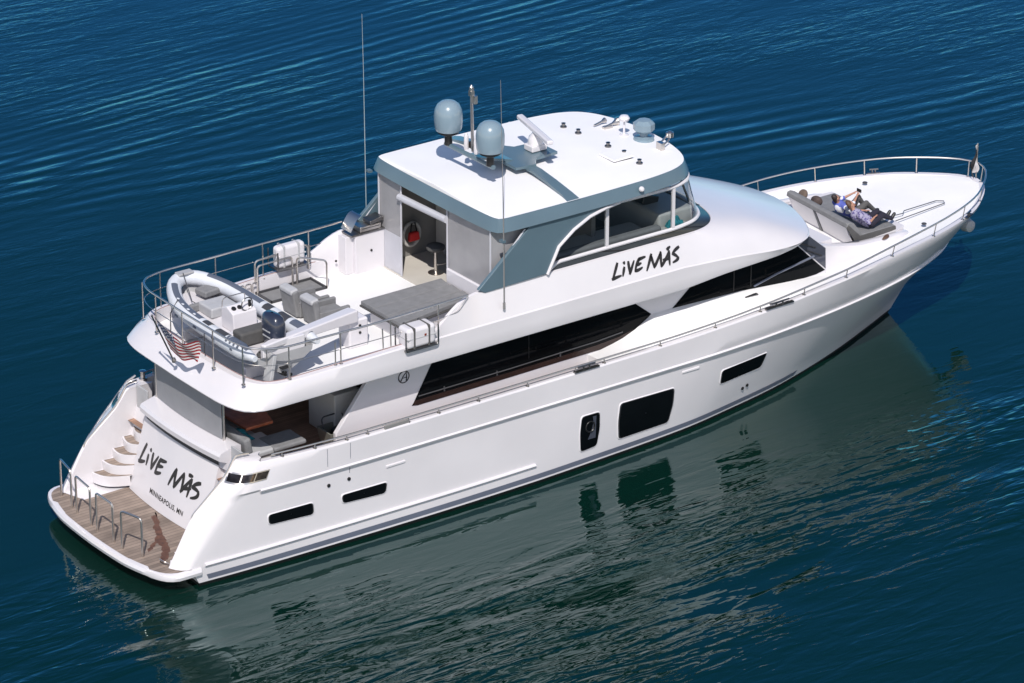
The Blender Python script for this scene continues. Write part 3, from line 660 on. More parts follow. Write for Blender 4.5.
# roof fittings
for x, y in ((14.22, 1.35), (14.23, .75), (14.27, -.42), (14.28, -1.06), (14.26, -1.7)):
    z = 7.0+.10*(1-(abs(y)/2.55)**2)
    f_ = MB(); f_.lathe((x, y, z-.01), [(.085, 0), (.085, .03), (.05, .05), (.045, .10), (.06, .11), (.01, .12)], 12); f_.build('roof_light', DARKSTEEL, HT)
hb = MB(); hb.box((14.02, -1.08, 7.12), (.62, .62, .05), .02); hb.build('roof_hatch', TOPWHITE, HT, bevel=.02)
MB().box((14.02, -1.08, 7.075), (.54, .54, .05), .02).build('hatch_gasket', RUBBER, HT)
gp = MB(); gp.lathe((15.15, .08, 7.03), [(.12, 0), (.12, .03), (.03, .05), (.025, .36), (.12, .40), (.14, .46), (.10, .52), (.01, .54)], 16); gp.build('gps_mushroom', WHITE, HT)
hn = MB(); hn.lathe((15.2, .72, 7.1), [(.03, -.2), (.035, .1), (.08, .25), (.10, .27)], 12, (1, .25, .05)); hn.box((15.1, .7, 7.06), (.25, .12, .08)); hn.lathe((14.95, .95, 7.1), [(.025, -.1), (.03, .2), (.07, .33)], 12, (1, .25, .05)); hn.build('horn', STEEL, HT)
sl = MB(); sl.lathe((15.38, -.42, 7.02), [(.27, 0), (.25, .06), (.10, .10), (.10, .22), (.02, .23)], 18); sl.build('searchlight_base', DOME, HT)
sh = MB(); sh.lathe((15.38, -.42, 7.38), [(.10, -.2), (.17, -.17), (.27, -.08), (.275, .08), (.17, .16), (.02, .17)], 8); sh.build('searchlight', DOME, HT, sharp=20)
cl = MB(); cl.box((15.3, -1.2, 7.1), (.12, .2, .22)); cl.tube([(15.3, -1.14, 7.14), (15.62, -1.0, 7.22), (15.72, -.95, 7.24)], .025, 6); cl.tube([(15.3, -1.26, 7.10), (15.66, -1.08, 7.17)], .02, 6); cl.lathe((15.76, -.98, 7.25), [(.02, -.09), (.09, -.07), (.1, .05), (.03, .09)], 12, (0, 0, 1)); cl.build('camera_bracket', STEEL, HT)
# ---------------- radar arch, domes, radar
ar = MB()
for sg in (1, -1):
    sec = lambda x0, x1, y, z: [(x0, y*sg, z), (x1, y*sg, z), (x1, y*sg, z-.07), (x0, y*sg, z-.07)]
    ar.grid([sec(11.40, 11.78, 2.62, 6.99), sec(11.46, 11.76, 2.3, 7.08), sec(11.52, 11.8, 1.6, 7.17), sec(11.55, 11.82, 1.0, 7.24), sec(11.55, 11.82, .5, 7.26)], closed=True)
ar.prism([(11.25, -.72, 7.24), (11.8, -.80, 7.24), (12.05, -.46, 7.24), (12.72, -.42, 7.24), (12.72, .42, 7.24), (12.05, .46, 7.24), (11.8, .80, 7.24), (11.25, .72, 7.24)], (0, 0, .07))
ar.tube([(10.39, -1.0, 7.60), (10.39, 1.0, 7.60)], .06, 8); ar.prism([(10.36, -.16, 7.56), (11.5, -.26, 7.26), (11.5, .26, 7.26), (10.36, .16, 7.56)], (0, 0, .06))
ARCH = ar.build('radar_arch', BLUEGREY, Yt, sharp=40)
for y in (.87, -.87):
    d = MB(); d.lathe((10.38, y, 8.0), [(.25, -.02), (.31, .0), (.33, .05), (.35, .22), (.35, .40), (.33, .53), (.27, .65), (.18, .72), (.09, .75), (.002, .76)], 32)
    dm = d.build('satellite_dome', DOME, ARCH)
    MB().lathe((10.38, y, 7.64), [(.14, 0), (.14, .10), (.27, .14), (.27, .21), (.2, .215)], 24).build('dome_pedestal', BLACK, dm) if False else MB().lathe((10.38, y, 7.62), [(.10, 0), (.09, .22), (.26, .31), (.26, .375), (.2, .38)], 24).build('dome_pedestal', BLACK, ARCH)
ms = MB(); ms.tube([(10.62, .18, 7.6), (10.60, .18, 8.2), (10.58, .18, 9.05)], [.045, .04, .035], 8); ms.box((10.58, .18, 9.1), (.10, .12, .14)); ms.lathe((10.58, .18, 9.16), [(.06, 0), (.06, .10), (.03, .14), (.01, .16)], 10); ms.box((10.63, .10, 8.95), (.08, .1, .2))
ms.build('light_mast', STEEL, ARCH)
for y in (.36, -.05): MB().lathe((10.55, y, 7.62), [(.06, 0), (.06, .3), (.04, .38), (.01, .42)], 10).build('gps_antenna', WHITE, ARCH)
MB().box((10.75, .2, 7.72), (.3, .35, .16)).build('mast_junction_box', BLACK, ARCH, bevel=.02)
rp = MB(); rp.box((12.35, -.02, 7.40), (.46, .36, .16)); rp.lathe((12.35, -.02, 7.46), [(.2, 0), (.17, .2), (.08, .30), (.06, .36)], 16); RAD = rp.build('radar_pedestal', WHITE, ARCH, bevel=.03)
rb = MB(); rb.box((12.33, -.02, 7.84), (.17, 2.0, .12), R(-14)); rb.build('radar_scanner', WHITE, RAD, bevel=.04)
MB().box((12.24, -.55, 7.34), (.5, .3, .04)).build('arch_blue_panel', BLUEFAB, ARCH) if False else None
# whip antennas with brackets
MB().tube([(9.27, 2.84, 5.2), (9.26, 2.84, 7.0), (9.24, 2.83, 9.2), (9.2, 2.8, 10.65)], [.013, .011, .008, .005], 6).build('whip_antenna', PALEBLUE, Yt)
wa = MB(); wa.tube([(9.37, -2.84, 5.0), (9.36, -2.84, 6.4), (9.33, -2.84, 8.0), (9.28, -2.82, 10.6)], [.020, .017, .010, .005], 6); wa.tube([(9.37, -2.84, 4.98), (9.37, -2.84, 4.82)], .035, 6); wa.build('whip_antenna', BRUSHED, Yt)
for sd in (1, -1): MB().box((9.35, -2.80*sd, 6.55), (.10, .14, .06)).build('antenna_bracket', BLUEGREY, Yt)
# ---------------- blue side panels
SP = [(8.76, 5.38), (8.95, 5.27), (10.64, 5.31), (10.83, 5.32), (11.15, 5.94), (11.6, 6.3), (12.04, 6.53), (12.46, 6.62), (12.9, 6.69), (10.25, 6.69), (10.2, 6.6)]
for sd in (1, -1):
    MB().prism([(x, -2.655*sd, z) for x, z in SP], (0, .10*sd, 0)).build('side_panel', BLUEGREY, Yt, bevel=.012)
# ---------------- side screens: frame, mullions, panes
NF = 60
def split_front(C, k=12.6):
    return crv(C, NF)
fb_c, ft_c = crv(FB_, NF), crv(FT_, NF)
for sg in (1, -1):
    S = lambda p: (p[0], p[1]*sg, p[2])
    fr = MB()
    fr.tube([S(p) for p in fb_c], .05, 8); fr.tube([S(p) for p in ft_c], .05, 8)
    fr.tube([S(p) for p in ((10.78, -2.66, 5.30), (11.1, -2.68, 5.95), (11.55, -2.68, 6.28), (12.02, -2.68, 6.5), (12.5, -2.66, 6.60), (13.0, -2.56, 6.6))], .042, 8)
    SCR = fr.build('screen_frame', WHITE, Yt)
    for (b0, t0) in (((12.74, 5.46), (12.66, 6.57)), ((14.78, 5.46), (14.68, 6.56))):
        MB().box((sum((b0[0], t0[0]))/2, -2.46*sg, 6.0), (.085, .06, 1.12)).build('screen_mullion', WHITE, SCR)
    MB().tube([S(fb_c[48]), S(ft_c[46])], .03, 6).build('screen_mullion', DARKSTEEL, SCR)
    # aft triangular pane, middle pane, curved front pane
    MB().poly([S(p) for p in ((11.25, -2.47, 5.47), (12.68, -2.47, 5.48), (12.66, -2.47, 6.55), (12.4, -2.47, 6.52), (11.95, -2.47, 6.38), (11.55, -2.47, 6.12), (11.3, -2.47, 5.8))]).build('aft_pane', CLEARGLASS, SCR)
    MB().poly([S(p) for p in ((12.72, -2.47, 5.48), (14.74, -2.47, 5.48), (14.66, -2.47, 6.55), (12.70, -2.47, 6.55))]).build('middle_pane', CLEARGLASS, SCR)
    a = [p for p in fb_c if p[0] > 14.75]; nA = len(a); tt = np.array([p for p in ft_c if p[0] > 14.65]); ti = [tt[int(round(i*(len(tt)-1)/(nA-1)))] for i in range(nA)]
    MB().grid([[S(p) for p in a], [S(p) for p in ti]]).build('front_pane', CLEARGLASS, SCR)
# ---------------- flybridge interior
INT = empty('flybridge_interior', (12, 0, 4.2), None, None); attach(INT, Yt)
MB().box((12.9, -1.55, 4.75), (3.1, .9, 1.1)).build('settee_base', INTERIOR, INT, bevel=.05)
MB().box((13.0, -2.1, 5.35), (3.2, .25, .3)).build('settee_back', CUSHION, INT, bevel=.08)
MB().box((15.2, -.2, 4.95), (1.1, 3.6, 1.5)).build('helm_console', INTERIOR, INT, bevel=.08)
MB().box((14.95, -.1, 5.78), (.5, 2.4, .25), 0, .3).build('instrument_panel', BLACK, INT, bevel=.03)
MB().box((15.25, .95, 5.95), (.12, .9, .5), 0, .2).build('display_screen', BLUEFAB, INT, bevel=.02)
for y in (.55, -.55):
    hs = MB(); hs.box((13.75, y, 5.15), (.55, .6, .16)); hs.box((13.5, y, 5.62), (.18, .6, .9), 0, -.12); hs.box((13.75, y, 4.7), (.2, .2, .8)); hs.build('helm_seat', LEATHERDK, INT, bevel=.05)
MB().box((12.6, 2.1, 4.85), (3.2, .5, 1.3)).build('galley_counter', INTERIOR, INT, bevel=.04)
MB().box((10.3, 2.40, 5.2), (1.9, .04, 2.0)).build('port_side_lining', mat('grey_lining', (.22, .21, .20), .6, noise=(2, .12)), INT)
MB().box((10.9, .3, 4.205), (3.2, 4.4, .02)).build('enclosure_floor', BEIGE, INT)
MB().box((13.1, .4, 5.5), (.12, 3.6, 1.9)).build('interior_partition', mat('grey_interior_wall', (.20, .19, .18), .5, noise=(1.5, .1)), INT)
# ---------------- aft enclosure
EN = empty('aft_enclosure', (9.3, 0, 4.2), None, None); attach(EN, Yt)
def curtain(y0, y1, z0, z1, m, name='curtain', x=9.36): return MB().box((x, (y0+y1)/2, (z0+z1)/2), (.02, abs(y1-y0), z1-z0)).build(name, m, EN)
curtain(2.34, 1.42, 5.22, 6.70, VINYL, 'upper_curtain'); curtain(2.34, 1.42, 4.22, 5.22, VINYLPALE, 'lower_curtain', 9.355)
curtain(-.56, -2.36, 5.10, 6.70, VINYL, 'upper_curtain'); MB().box((9.36, -1.5, 4.66), (.14, 1.9, .9)).build('enclosure_base', WHITE, EN, bevel=.03)
MB().tube([(9.32, 1.46, 6.30), (9.32, -.55, 6.36)], .09, 10).build('rolled_curtain', VINYLPALE, EN)
for y in (2.36, 1.40, -.56, -2.34): MB().tube([(9.33, y, 4.22 if y > 0 else 5.0), (9.33, y, 6.7)], .025, 6).build('curtain_zip', VINYLPALE, EN)
for sd in (1, -1):
    MB().add([(9.36, -2.36*sd, 5.28), (9.36, -2.36*sd, 6.7), (10.9, -2.5*sd, 6.7), (10.9, -2.5*sd, 5.3)], [(0, 1, 2, 3)]).build('side_curtain', VINYL, EN)
    MB().tube([(8.92, -2.56*sd, 5.34), (9.5, -2.58*sd, 5.92), (10.15, -2.6*sd, 6.6)], .022, 6).build('curtain_edge', VINYLPALE, EN)
# wet bar with grill on the port side of the boat deck
cb = MB(); cb.box((8.92, 2.42, 4.70), (.86, .5, 1.05)); cb.box((8.38, 2.48, 4.70), (.24, .42, 1.0)); BAR = cb.build('bar_cabinet', WHITE, Yt, bevel=.02)
MB().box((8.86, 2.42, 5.24), (1.0, .54, .05)).build('bar_top', DARKSTEEL, BAR, bevel=.01)
MB().lathe((8.95, 2.165, 4.75), [(.03, 0), (.03, .02), (.01, .025)], 10, (0, -1, 0)).build('cabinet_latch', BLACK, BAR)
MB().lathe((8.12, 2.5, 4.55), [(.03, 0), (.03, .02), (.01, .025)], 10, (0, -1, 0)).build('deck_socket', BLACK, BAR)
# ---------------- rails
def rail(name, path, posts, r=.022, base=None, mid=None, m=STEEL, pm=None, r2=.018):
    o = MB().tube(path, r, 8).build(name, m, Yt)
    for p in posts:
        q = MB(); q.tube([p[0], p[1]], r2, 6); q.lathe(p[0], [(.05, -.005), (.05, .012), (.03, .02)], 10); q.build('post', pm or m, o)
    for k in (mid or []): MB().tube(k, .010, 6).build('mid_rail', m, o)
    return o
g = lambda x, y, z: (x, y, z)
aft = rounded([(8.42, -2.70, 5.36), (6, -2.68, 5.30), (3.2, -2.66, 5.33), (2.55, -2.45, 5.40), (2.38, -1.9, 5.42), (2.36, 0, 5.42), (2.38, 1.9, 5.42), (2.6, 2.48, 5.42), (3.2, 2.66, 5.42), (6, 2.68, 5.43), (8.45, 2.70, 5.45)], .35, 6)
pts = [((x, y, 4.47), (x+dx, y+dy, 5.40)) for x, y, dx, dy in ((2.42, -2.24, 0, .0), (2.36, -1.05, 0, 0), (2.35, .28, 0, 0), (2.37, 1.5, 0, 0), (2.55, 2.4, 0, 0), (3.2, 2.66, 0, 0))]
pts += [((x, -2.68, 4.52), (x, -2.67, 5.31)) for x in (3.4, 4.82, 6.22, 7.58)]+[((x, 2.68, 4.52), (x, 2.68, 5.43)) for x in (4.77, 6.12, 7.45)]
pts += [((6.02, -2.66, 4.52), (6.0, -2.66, 5.1)), ((4.68, -2.66, 4.52), (4.68, -2.66, 5.1))]
midr = [[(p[0], p[1], p[2]-.42) for p in aft]]
rail('boat_deck_rail', aft, pts, .026, mid=midr)
MB().tube(rounded([(8.40, -2.72, 5.34), (8.1, -2.76, 5.05), (7.55, -2.72, 4.95), (7.2, -2.7, 4.95)], .1), .013, 6).build('rail_end_brace', STEEL, Yt)
# bow rail, low along the side and rising forward
cz = inset(cap, .07, 0)
def railh(x): return float(np.interp(x, [2.4, 4, 16.5, 19.85, 21.9, 25, 27.2], [.12, .13, .14, .24, .34, .42, .46]))
def raillean(x): return float(np.interp(x, [2, 17, 22, 27], [0, 0, .08, .05]))
T_ = np.gradient(cz[:, :2], axis=0); N_ = np.stack([T_[:, 1], -T_[:, 0]], 1); N_ /= np.linalg.norm(N_, axis=1)[:, None]
def rp_(i): p = cz[i]; l = raillean(p[0]); return (p[0]+N_[i, 0]*l, min(p[1]+N_[i, 1]*l, -.0), p[2]+railh(p[0]))
sb = [rp_(i) for i in range(NC) if cz[i, 0] > 2.5]; sb[-1] = (sb[-1][0], 0, sb[-1][2])
def idx(x): return int(np.argmin(np.abs(cz[:, 0]-x)))
def bow_posts(sg):
    o = []
    for x in (3.0, 3.85, 4.85, 5.35, 6.35, 7.2, 8.6, 10.05, 11.4, 12.35, 13.9, 15.6, 17.2, 18.5, 19.95, 21.6, 23.3, 24.75, 26.1, 26.95):
        i = idx(x); p = cz[i]; q = rp_(i); o.append(((p[0], p[1]*sg, p[2]+.01), (q[0], q[1]*sg, q[2])))
    return o
rail('bow_rail', sb+[mir(p) for p in sb[::-1]][1:], bow_posts(1)+bow_posts(-1), .024, r2=.016)
# cleats let into the cap
for sg in (1, -1):
    for x, L_ in ((11.67, .62), (17.85, .75), (25.1, .3)):
        i = idx(x); p = cz[i]; ang = math.atan2(T_[i, 1]*sg, T_[i, 0]); c = Vector((p[0]+N_[i, 0]*.02, (p[1]+N_[i, 1]*.06)*sg, p[2]+.03))
        k = MB(); k.box(c, (L_*1.2, .09, .03), ang); d = Vector((math.cos(ang), math.sin(ang), 0))
        k.tube([c-d*L_*.42+Vector((0, 0, .10)), c+d*L_*.42+Vector((0, 0, .10))], .022, 6)
        for s in (-.14, .14): k.tube([c+d*s*L_, c+d*s*L_+Vector((0, 0, .10))], .024, 6)
        k.build('mooring_cleat', DARKSTEEL, Yt)
    i = idx(6.35); MB().box((6.12, -3.02*sg, 2.755), (.68, .05, .09), 0).build('gate_step_plate', BRUSHED, Yt, bevel=.01)
    MB().box((17.3, -2.42*sg, 3.02), (.42, .10, .05), 0).build('deck_filler', DARKSTEEL, FORE, bevel=.01)
# stair hatch with staple rails
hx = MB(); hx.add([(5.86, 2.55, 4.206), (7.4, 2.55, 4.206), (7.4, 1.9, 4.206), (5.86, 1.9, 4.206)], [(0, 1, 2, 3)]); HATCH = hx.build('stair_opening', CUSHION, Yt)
fr_ = MB()
for a, b in (((5.84, 2.57), (7.42, 2.57)), ((5.84, 1.88), (7.42, 1.88)), ((5.84, 2.57), (5.84, 1.88)), ((7.42, 2.57), (7.42, 1.88))): fr_.box(((a[0]+b[0])/2, (a[1]+b[1])/2, 4.23), (abs(a[0]-b[0])+.04, abs(a[1]-b[1])+.04, .06))
fr_.build('opening_trim', RUBBER, HATCH)
for path in ([(5.84, 2.50, 4.2), (5.84, 2.50, 4.97), (6.86, 2.52, 4.97), (6.86, 2.52, 4.2)], [(6.98, 2.50, 4.2), (6.98, 2.50, 4.93), (7.46, 1.9, 4.93), (7.46, 1.9, 4.2)], [(5.85, 2.62, 4.48), (5.85, 2.62, 5.05), (7.4, 2.66, 5.12), (7.4, 2.62, 4.48)]):
    MB().tube(rounded(path, .12), .024, 8).build('hatch_rail', STEEL, Yt)
for x in (5.3, 5.5, 5.7): MB().tube(rounded([(x, 2.50, 4.2), (x, 2.50, 4.55), (x+.15, 2.50, 4.55), (x+.15, 2.5, 4.2)], .05), .018, 6).build('tender_chock_bracket', STEEL, Yt)
# davit crane
dv = MB(); dv.box((6.1, -1.28, 4.55), (.55, .5, .75)); DAV = dv.build('davit_base', WHITE, Yt, bevel=.06)
for z in (4.58, 4.76): MB().lathe((6.12, -1.535, z), [(.035, 0), (.035, .015)], 10, (0, -1, 0)).build('davit_button', BLACK, DAV)
bm_ = MB(); A, B = Vector((2.92, -2.32, 5.36)), Vector((6.0, -1.45, 5.12))
dd = (B-A).normalized(); sd_ = dd.cross(Vector((0, 0, 1))).normalized()
sec = lambda p, w_, h, z0=0: [p+sd_*w_/2+Vector((0, 0, z0)), p-sd_*w_/2+Vector((0, 0, z0)), p-sd_*w_/2+Vector((0, 0, z0-h)), p+sd_*w_/2+Vector((0, 0, z0-h))]
rws = [sec(A, .14, .09), sec(A+dd*.3, .22, .16, .03), sec(B-dd*.6, .30, .27, .07), sec(B, .32, .32, .08)]
bm_.grid(rws, closed=True); bm_.poly(rws[0]); bm_.poly(rws[-1]); bm_.build('davit_boom', WHITE, DAV, bevel=.04)
MB().tube([A+Vector((.1, 0, -.1)), A+Vector((.1, 0, -.5))], .012, 5).build('davit_wire', STEEL, DAV)
# ---------------- shade curtain and poles behind the transom
for y in (1.55, -1.47): MB().tube([(2.33, y, 2.78), (2.33, y, 4.0)], .032, 8).build('curtain_pole', STEEL, Yt)
ysh = np.linspace(-1.42, 1.5, 14); sw = lambda y: -.10*(1-(y/1.6)**2)
MB().grid([[(2.33+sw(y), y, z) for y in ysh] for z in (2.80, 3.4, 4.0)]).build('aft_shade_curtain', GREYSHADE, Yt)
# cockpit furniture fixed to the boat
sofa = MB(); sofa.box((3.05, -.2, 2.2), (.95, 3.6, .5)); SOFA = sofa.build('cockpit_sofa', INTERIOR, Yt, bevel=.04)
MB().box((3.1, -1.55, 2.46), (1.0, 1.0, .16)).build('seat_cushion', PALECUSH, SOFA, bevel=.06)
MB().box((3.75, -1.75, 2.50), (.9, .75, .12)).build('chaise_cushion', CUSHION, SOFA, bevel=.05)
MB().box((2.68, -1.4, 2.72), (.2, 1.2, .42), 0, -.15).build('back_cushion', CUSHION, SOFA, bevel=.07)
MB().box((5.75, -.95, 2.55), (.75, 1.15, 1.15)).build('cockpit_bar', INTERIOR, Yt, bevel=.03)
MB().box((4.7, 1.6, 2.35), (1.6, .6, .8)).build('cockpit_cabinet', INTERIOR, Yt, bevel=.03)
SIDE_TXT= [[(12.865,5.073),(12.759,4.9),(12.655,4.742)],[(12.651,4.749),(12.773,4.764),(12.909,4.775)],[(13.049,4.936),(12.972,4.767)],[(13.066,5.056),(13.073,5.03)],[(13.196,5.036),(13.188,4.899),(13.189,4.765)],[(13.183,4.766),(13.264,4.882),(13.361,5.02)],[(13.537,5.044),(13.434,4.938),(13.356,4.8)],[(13.511,5.029),(13.609,5.041),(13.705,5.049)],[(13.442,4.916),(13.553,4.929)],[(13.355,4.794),(13.452,4.794),(13.567,4.822)],[(13.902,5.059),(13.807,4.898),(13.7,4.731)],[(13.888,5.025),(13.91,4.896),(13.929,4.757)],[(13.929,4.757),(14.056,4.885),(14.188,5.053)],[(14.186,5.043),(14.161,4.883),(14.141,4.738)],[(14.144,4.731),(14.293,4.854),(14.447,5.024)],[(14.443,5.008),(14.419,4.868),(14.399,4.716)],[(14.238,4.855),(14.416,4.858)],[(14.403,5.075),(14.493,5.109)],[(14.759,5.048),(14.629,4.999),(14.541,4.941)],[(14.541,4.941),(14.626,4.881),(14.679,4.822)],[(14.685,4.82),(14.64,4.774),(14.517,4.742)]]
TRANSOM_TXT= [[(1.32,1.745),(1.423,1.506),(1.524,1.257)],[(1.543,1.266),(1.396,1.304),(1.259,1.357)],[(1.137,1.551),(1.151,1.328)],[(1.078,1.709),(1.053,1.686)],[(0.925,1.664),(0.925,1.488),(0.893,1.317)],[(0.896,1.322),(0.796,1.488),(0.681,1.675)],[(0.548,1.67),(0.64,1.483),(0.672,1.304)],[(0.565,1.651),(0.432,1.668),(0.306,1.696)],[(0.623,1.489),(0.407,1.537)],[(0.688,1.311),(0.572,1.329),(0.445,1.376)],[(-0.177,1.685),(-0.07,1.488),(0.027,1.261)],[(-0.176,1.659),(-0.178,1.479),(-0.202,1.274)],[(-0.2,1.28),(-0.335,1.471),(-0.487,1.699)],[(-0.492,1.685),(-0.513,1.487),(-0.502,1.285)],[(-0.495,1.274),(-0.65,1.471),(-0.806,1.668)],[(-0.819,1.663),(-0.794,1.458),(-0.764,1.251)],[(-0.556,1.374),(-0.835,1.447)],[(-0.692,1.733),(-0.815,1.744)],[(-1.147,1.68),(-0.997,1.616),(-0.888,1.516)],[(-0.888,1.516),(-1.037,1.504),(-1.134,1.473)],[(-1.134,1.473),(-1.112,1.352),(-0.918,1.26)]]
# ------------------------------------------------------------------ lettering
def brush(strokes, fn, wd, name, parent, m=INK, th=.004):
    """hand painted strokes: (a, b) in the lettering plane -> fn(a, b, lift) in the world"""
    mb = MB()
    for st in strokes:
        P = np.array(st, float)
        if len(P) == 3: t = np.linspace(0, 1, 9)[:, None]; c = 2*P[1]-.5*(P[0]+P[2]); P = P[0]*(1-t)**2+2*c*t*(1-t)+P[2]*t**2
        else: t = np.linspace(0, 1, 5)[:, None]; P = P[0]*(1-t)+P[1]*t
        n = len(P); T = np.gradient(P, axis=0); T /= np.linalg.norm(T, axis=1)[:, None]+1e-9; Nn = np.stack([-T[:, 1], T[:, 0]], 1)
        wv = wd*np.array([.8+.35*math.sin(1.1+2.2*i/(n-1)) for i in range(n)]); wv[0] *= .75; wv[-1] *= .7
        ext = T*wd*.35; P[0] -= ext[0]; P[-1] += ext[-1]
        L = P+Nn*wv[:, None]*.5; Rr = P-Nn*wv[:, None]*.5
        mb.grid([[fn(*p, th) for p in L], [fn(*p, th) for p in Rr]])
    return mb.build(name, m, parent, merge=False)
def side_fn(sg): return lambda x, z, l: (x, (-2.85+(z-4.57)*.352-.0-l-.008)*sg, z)
def coam(sg):
    # follow the real coaming surface: find y on the loft at (x, z)
    def f(x, z, l):
        ys = []; zs = []
        for p in LOFT:
            i = np.argsort(p[:, 0]); zs.append(np.interp(x, p[i, 0], p[i, 2])); ys.append(np.interp(x, p[i, 0], p[i, 1]))
        return (x, (float(np.interp(z, zs, ys))-l-.006)*sg, z)
    return f
brush(SIDE_TXT, coam(1), .070, 'name_lettering', FLYB)
brush([[(27.6-a, b) for a, b in s] for s in SIDE_TXT], coam(-1), .070, 'name_lettering', FLYB)
brush(TRANSOM_TXT, lambda y, z, l: (door_x(y, z)-l-.002, y, z), .086, 'name_lettering', DOORP)
def font_text(body, fn, size, name, parent, m=INK):
    cu = bpy.data.curves.new('t', 'FONT'); cu.body = body; cu.size = size; cu.offset = .004; cu.space_character = 1.12; cu.resolution_u = 3
    o = bpy.data.objects.new('t', cu); COL.objects.link(o); dg = bpy.context.evaluated_depsgraph_get()
    me = bpy.data.meshes.new_from_object(o.evaluated_get(dg)); bpy.data.objects.remove(o)
    for v in me.vertices: v.co = Vector(fn(v.co.x, v.co.y))
    me.name = name; me.materials.clear(); me.materials.append(m); q = bpy.data.objects.new(name, me); COL.objects.link(q); attach(q, parent); return q
def hail(a, b):
    y = .74-a; z = .80+b-.03*a/1.3; return (door_x(y, z)-.006, y, z)
font_text('MINNEAPOLIS,', hail, .165, 'home_port_lettering', DOORP)
font_text('MN', lambda a, b: hail(a+1.24, b), .165, 'home_port_lettering', DOORP)

# ------------------------------------------------------------------ flagstaff and ensign
FS0, FS1 = Vector((1.90, -.05, 4.40)), Vector((1.40, .03, 5.64))
fsm = MB(); fsm.tube([FS0, FS1], .02, 6); fsm.lathe(FS0, [(.05, -.02), (.05, .05), (.03, .09)], 10); fsm.lathe(FS1, [(.03, 0), (.03, .03), (.01, .05)], 8); fsm.build('flagstaff', DARKSTEEL, Yt)
def flag_mat():
    m = bpy.data.materials.new('stars_and_stripes_cloth'); m.use_nodes = True; t = m.node_tree; b = t.nodes['Principled BSDF']; b.inputs['Roughness'].default_value = .8
    N = t.nodes.new; L = t.links.new; uv = N('ShaderNodeUVMap'); uv.uv_map = 'UVMap'; sp = N('ShaderNodeSeparateXYZ'); L(uv.outputs[0], sp.inputs[0])
    def mt(op, a, bb=None):
        n = N('ShaderNodeMath'); n.operation = op
        for i, x in enumerate((a, bb)):
            if x is None: continue
            if isinstance(x, (int, float)): n.inputs[i].default_value = x
            else: L(x, n.inputs[i])
        return n.outputs[0]
    u, v = sp.outputs[0], sp.outputs[1]
    st = mt('LESS_THAN', mt('FRACT', mt('MULTIPLY', v, 6.5)), .5)
    ca = mt('MULTIPLY', mt('LESS_THAN', u, .42), mt('LESS_THAN', v, .54))
    fx = mt('SUBTRACT', mt('FRACT', mt('MULTIPLY', u, 6/.42)), .5); fy = mt('SUBTRACT', mt('FRACT', mt('MULTIPLY', v, 5/.54)), .5)
    star = mt('LESS_THAN', mt('ADD', mt('MULTIPLY', fx, fx), mt('MULTIPLY', fy, fy)), .07)
    m1 = N('ShaderNodeMixRGB'); L(st, m1.inputs[0]); m1.inputs[1].default_value = (.55, .54, .54, 1); m1.inputs[2].default_value = (.26, .004, .010, 1)
    m2 = N('ShaderNodeMixRGB'); L(star, m2.inputs[0]); m2.inputs[1].default_value = (.015, .025, .10, 1); m2.inputs[2].default_value = (.75, .74, .74, 1)
    m3 = N('ShaderNodeMixRGB'); L(ca, m3.inputs[0]); L(m1.outputs[0], m3.inputs[1]); L(m2.outputs[0], m3.inputs[2]); L(m3.outputs[0], b.inputs['Base Color'])
    return m
def cloth(name, fn, nu, nv, m):
    mb = MB(); mb.grid([[fn(i/nu, j/nv) for i in range(nu+1)] for j in range(nv+1)]); o = mb.build(name, m, None, sharp=180, merge=False)
    uvl = o.data.uv_layers.new(name='UVMap')
    for lp in o.data.loops:
        k = lp.vertex_index; uvl.data[lp.index].uv = ((k % (nu+1))/nu, (k//(nu+1))/nv)
    return o
def ensign(u, v):
    h = FS1.lerp(FS0, .02+.72*v)                     # hoist, v runs down the staff
    ft, fb2 = Vector((.42, -1.18, -.36)), Vector((.12, -1.0, .0))
    fly = ft.lerp(fb2, v)*u
    sag = Vector((.06, 0, -.22*math.sin(math.pi*min(1, u*1.05))*(1-.55*v)))
    rip = Vector((.80, .35, .1)).normalized()*(.09*math.sin(7*u+2.2*v)*u**.8+.05*math.sin(15*u-3*v)*u)
    return h+fly+sag+rip
fo_ = cloth('ensign', ensign, 28, 14, flag_mat()); tag(fo_, 'drooping stars and stripes flag on the staff at the stern of the upper deck', 'flag')
MB().tube([(27.02, 0, 3.2), (27.03, 0, 4.18)], .018, 6).build('bow_staff', STEEL, Yt)
def pennant(u, v):
    z = 4.15-.80*v-.03*u; return Vector((27.03-.02-.13*u*(1+.8*v)+.03*math.sin(9*v), -.05*u+.11*math.sin(5*u+6*v)*(.3+v*.7), z-.10*u))
pm_ = bpy.data.materials.new('black_white_pennant_cloth'); pm_.use_nodes = True; _t = pm_.node_tree; _u = _t.nodes.new('ShaderNodeUVMap'); _s = _t.nodes.new('ShaderNodeSeparateXYZ'); _l = _t.nodes.new('ShaderNodeMath'); _l.operation = 'GREATER_THAN'; _l.inputs[1].default_value = .45; _m = _t.nodes.new('ShaderNodeMixRGB'); _m.inputs[1].default_value = (.65, .62, .62, 1); _m.inputs[2].default_value = (.012, .012, .014, 1)
_t.links.new(_u.outputs[0], _s.inputs[0]); _t.links.new(_s.outputs[0], _l.inputs[0]); _t.links.new(_l.outputs[0], _m.inputs[0]); _t.links.new(_m.outputs[0], _t.nodes['Principled BSDF'].inputs['Base Color'])
tag(cloth('pennant', pennant, 10, 14, pm_), 'limp black and white pennant on the short staff at the bow', 'flag')

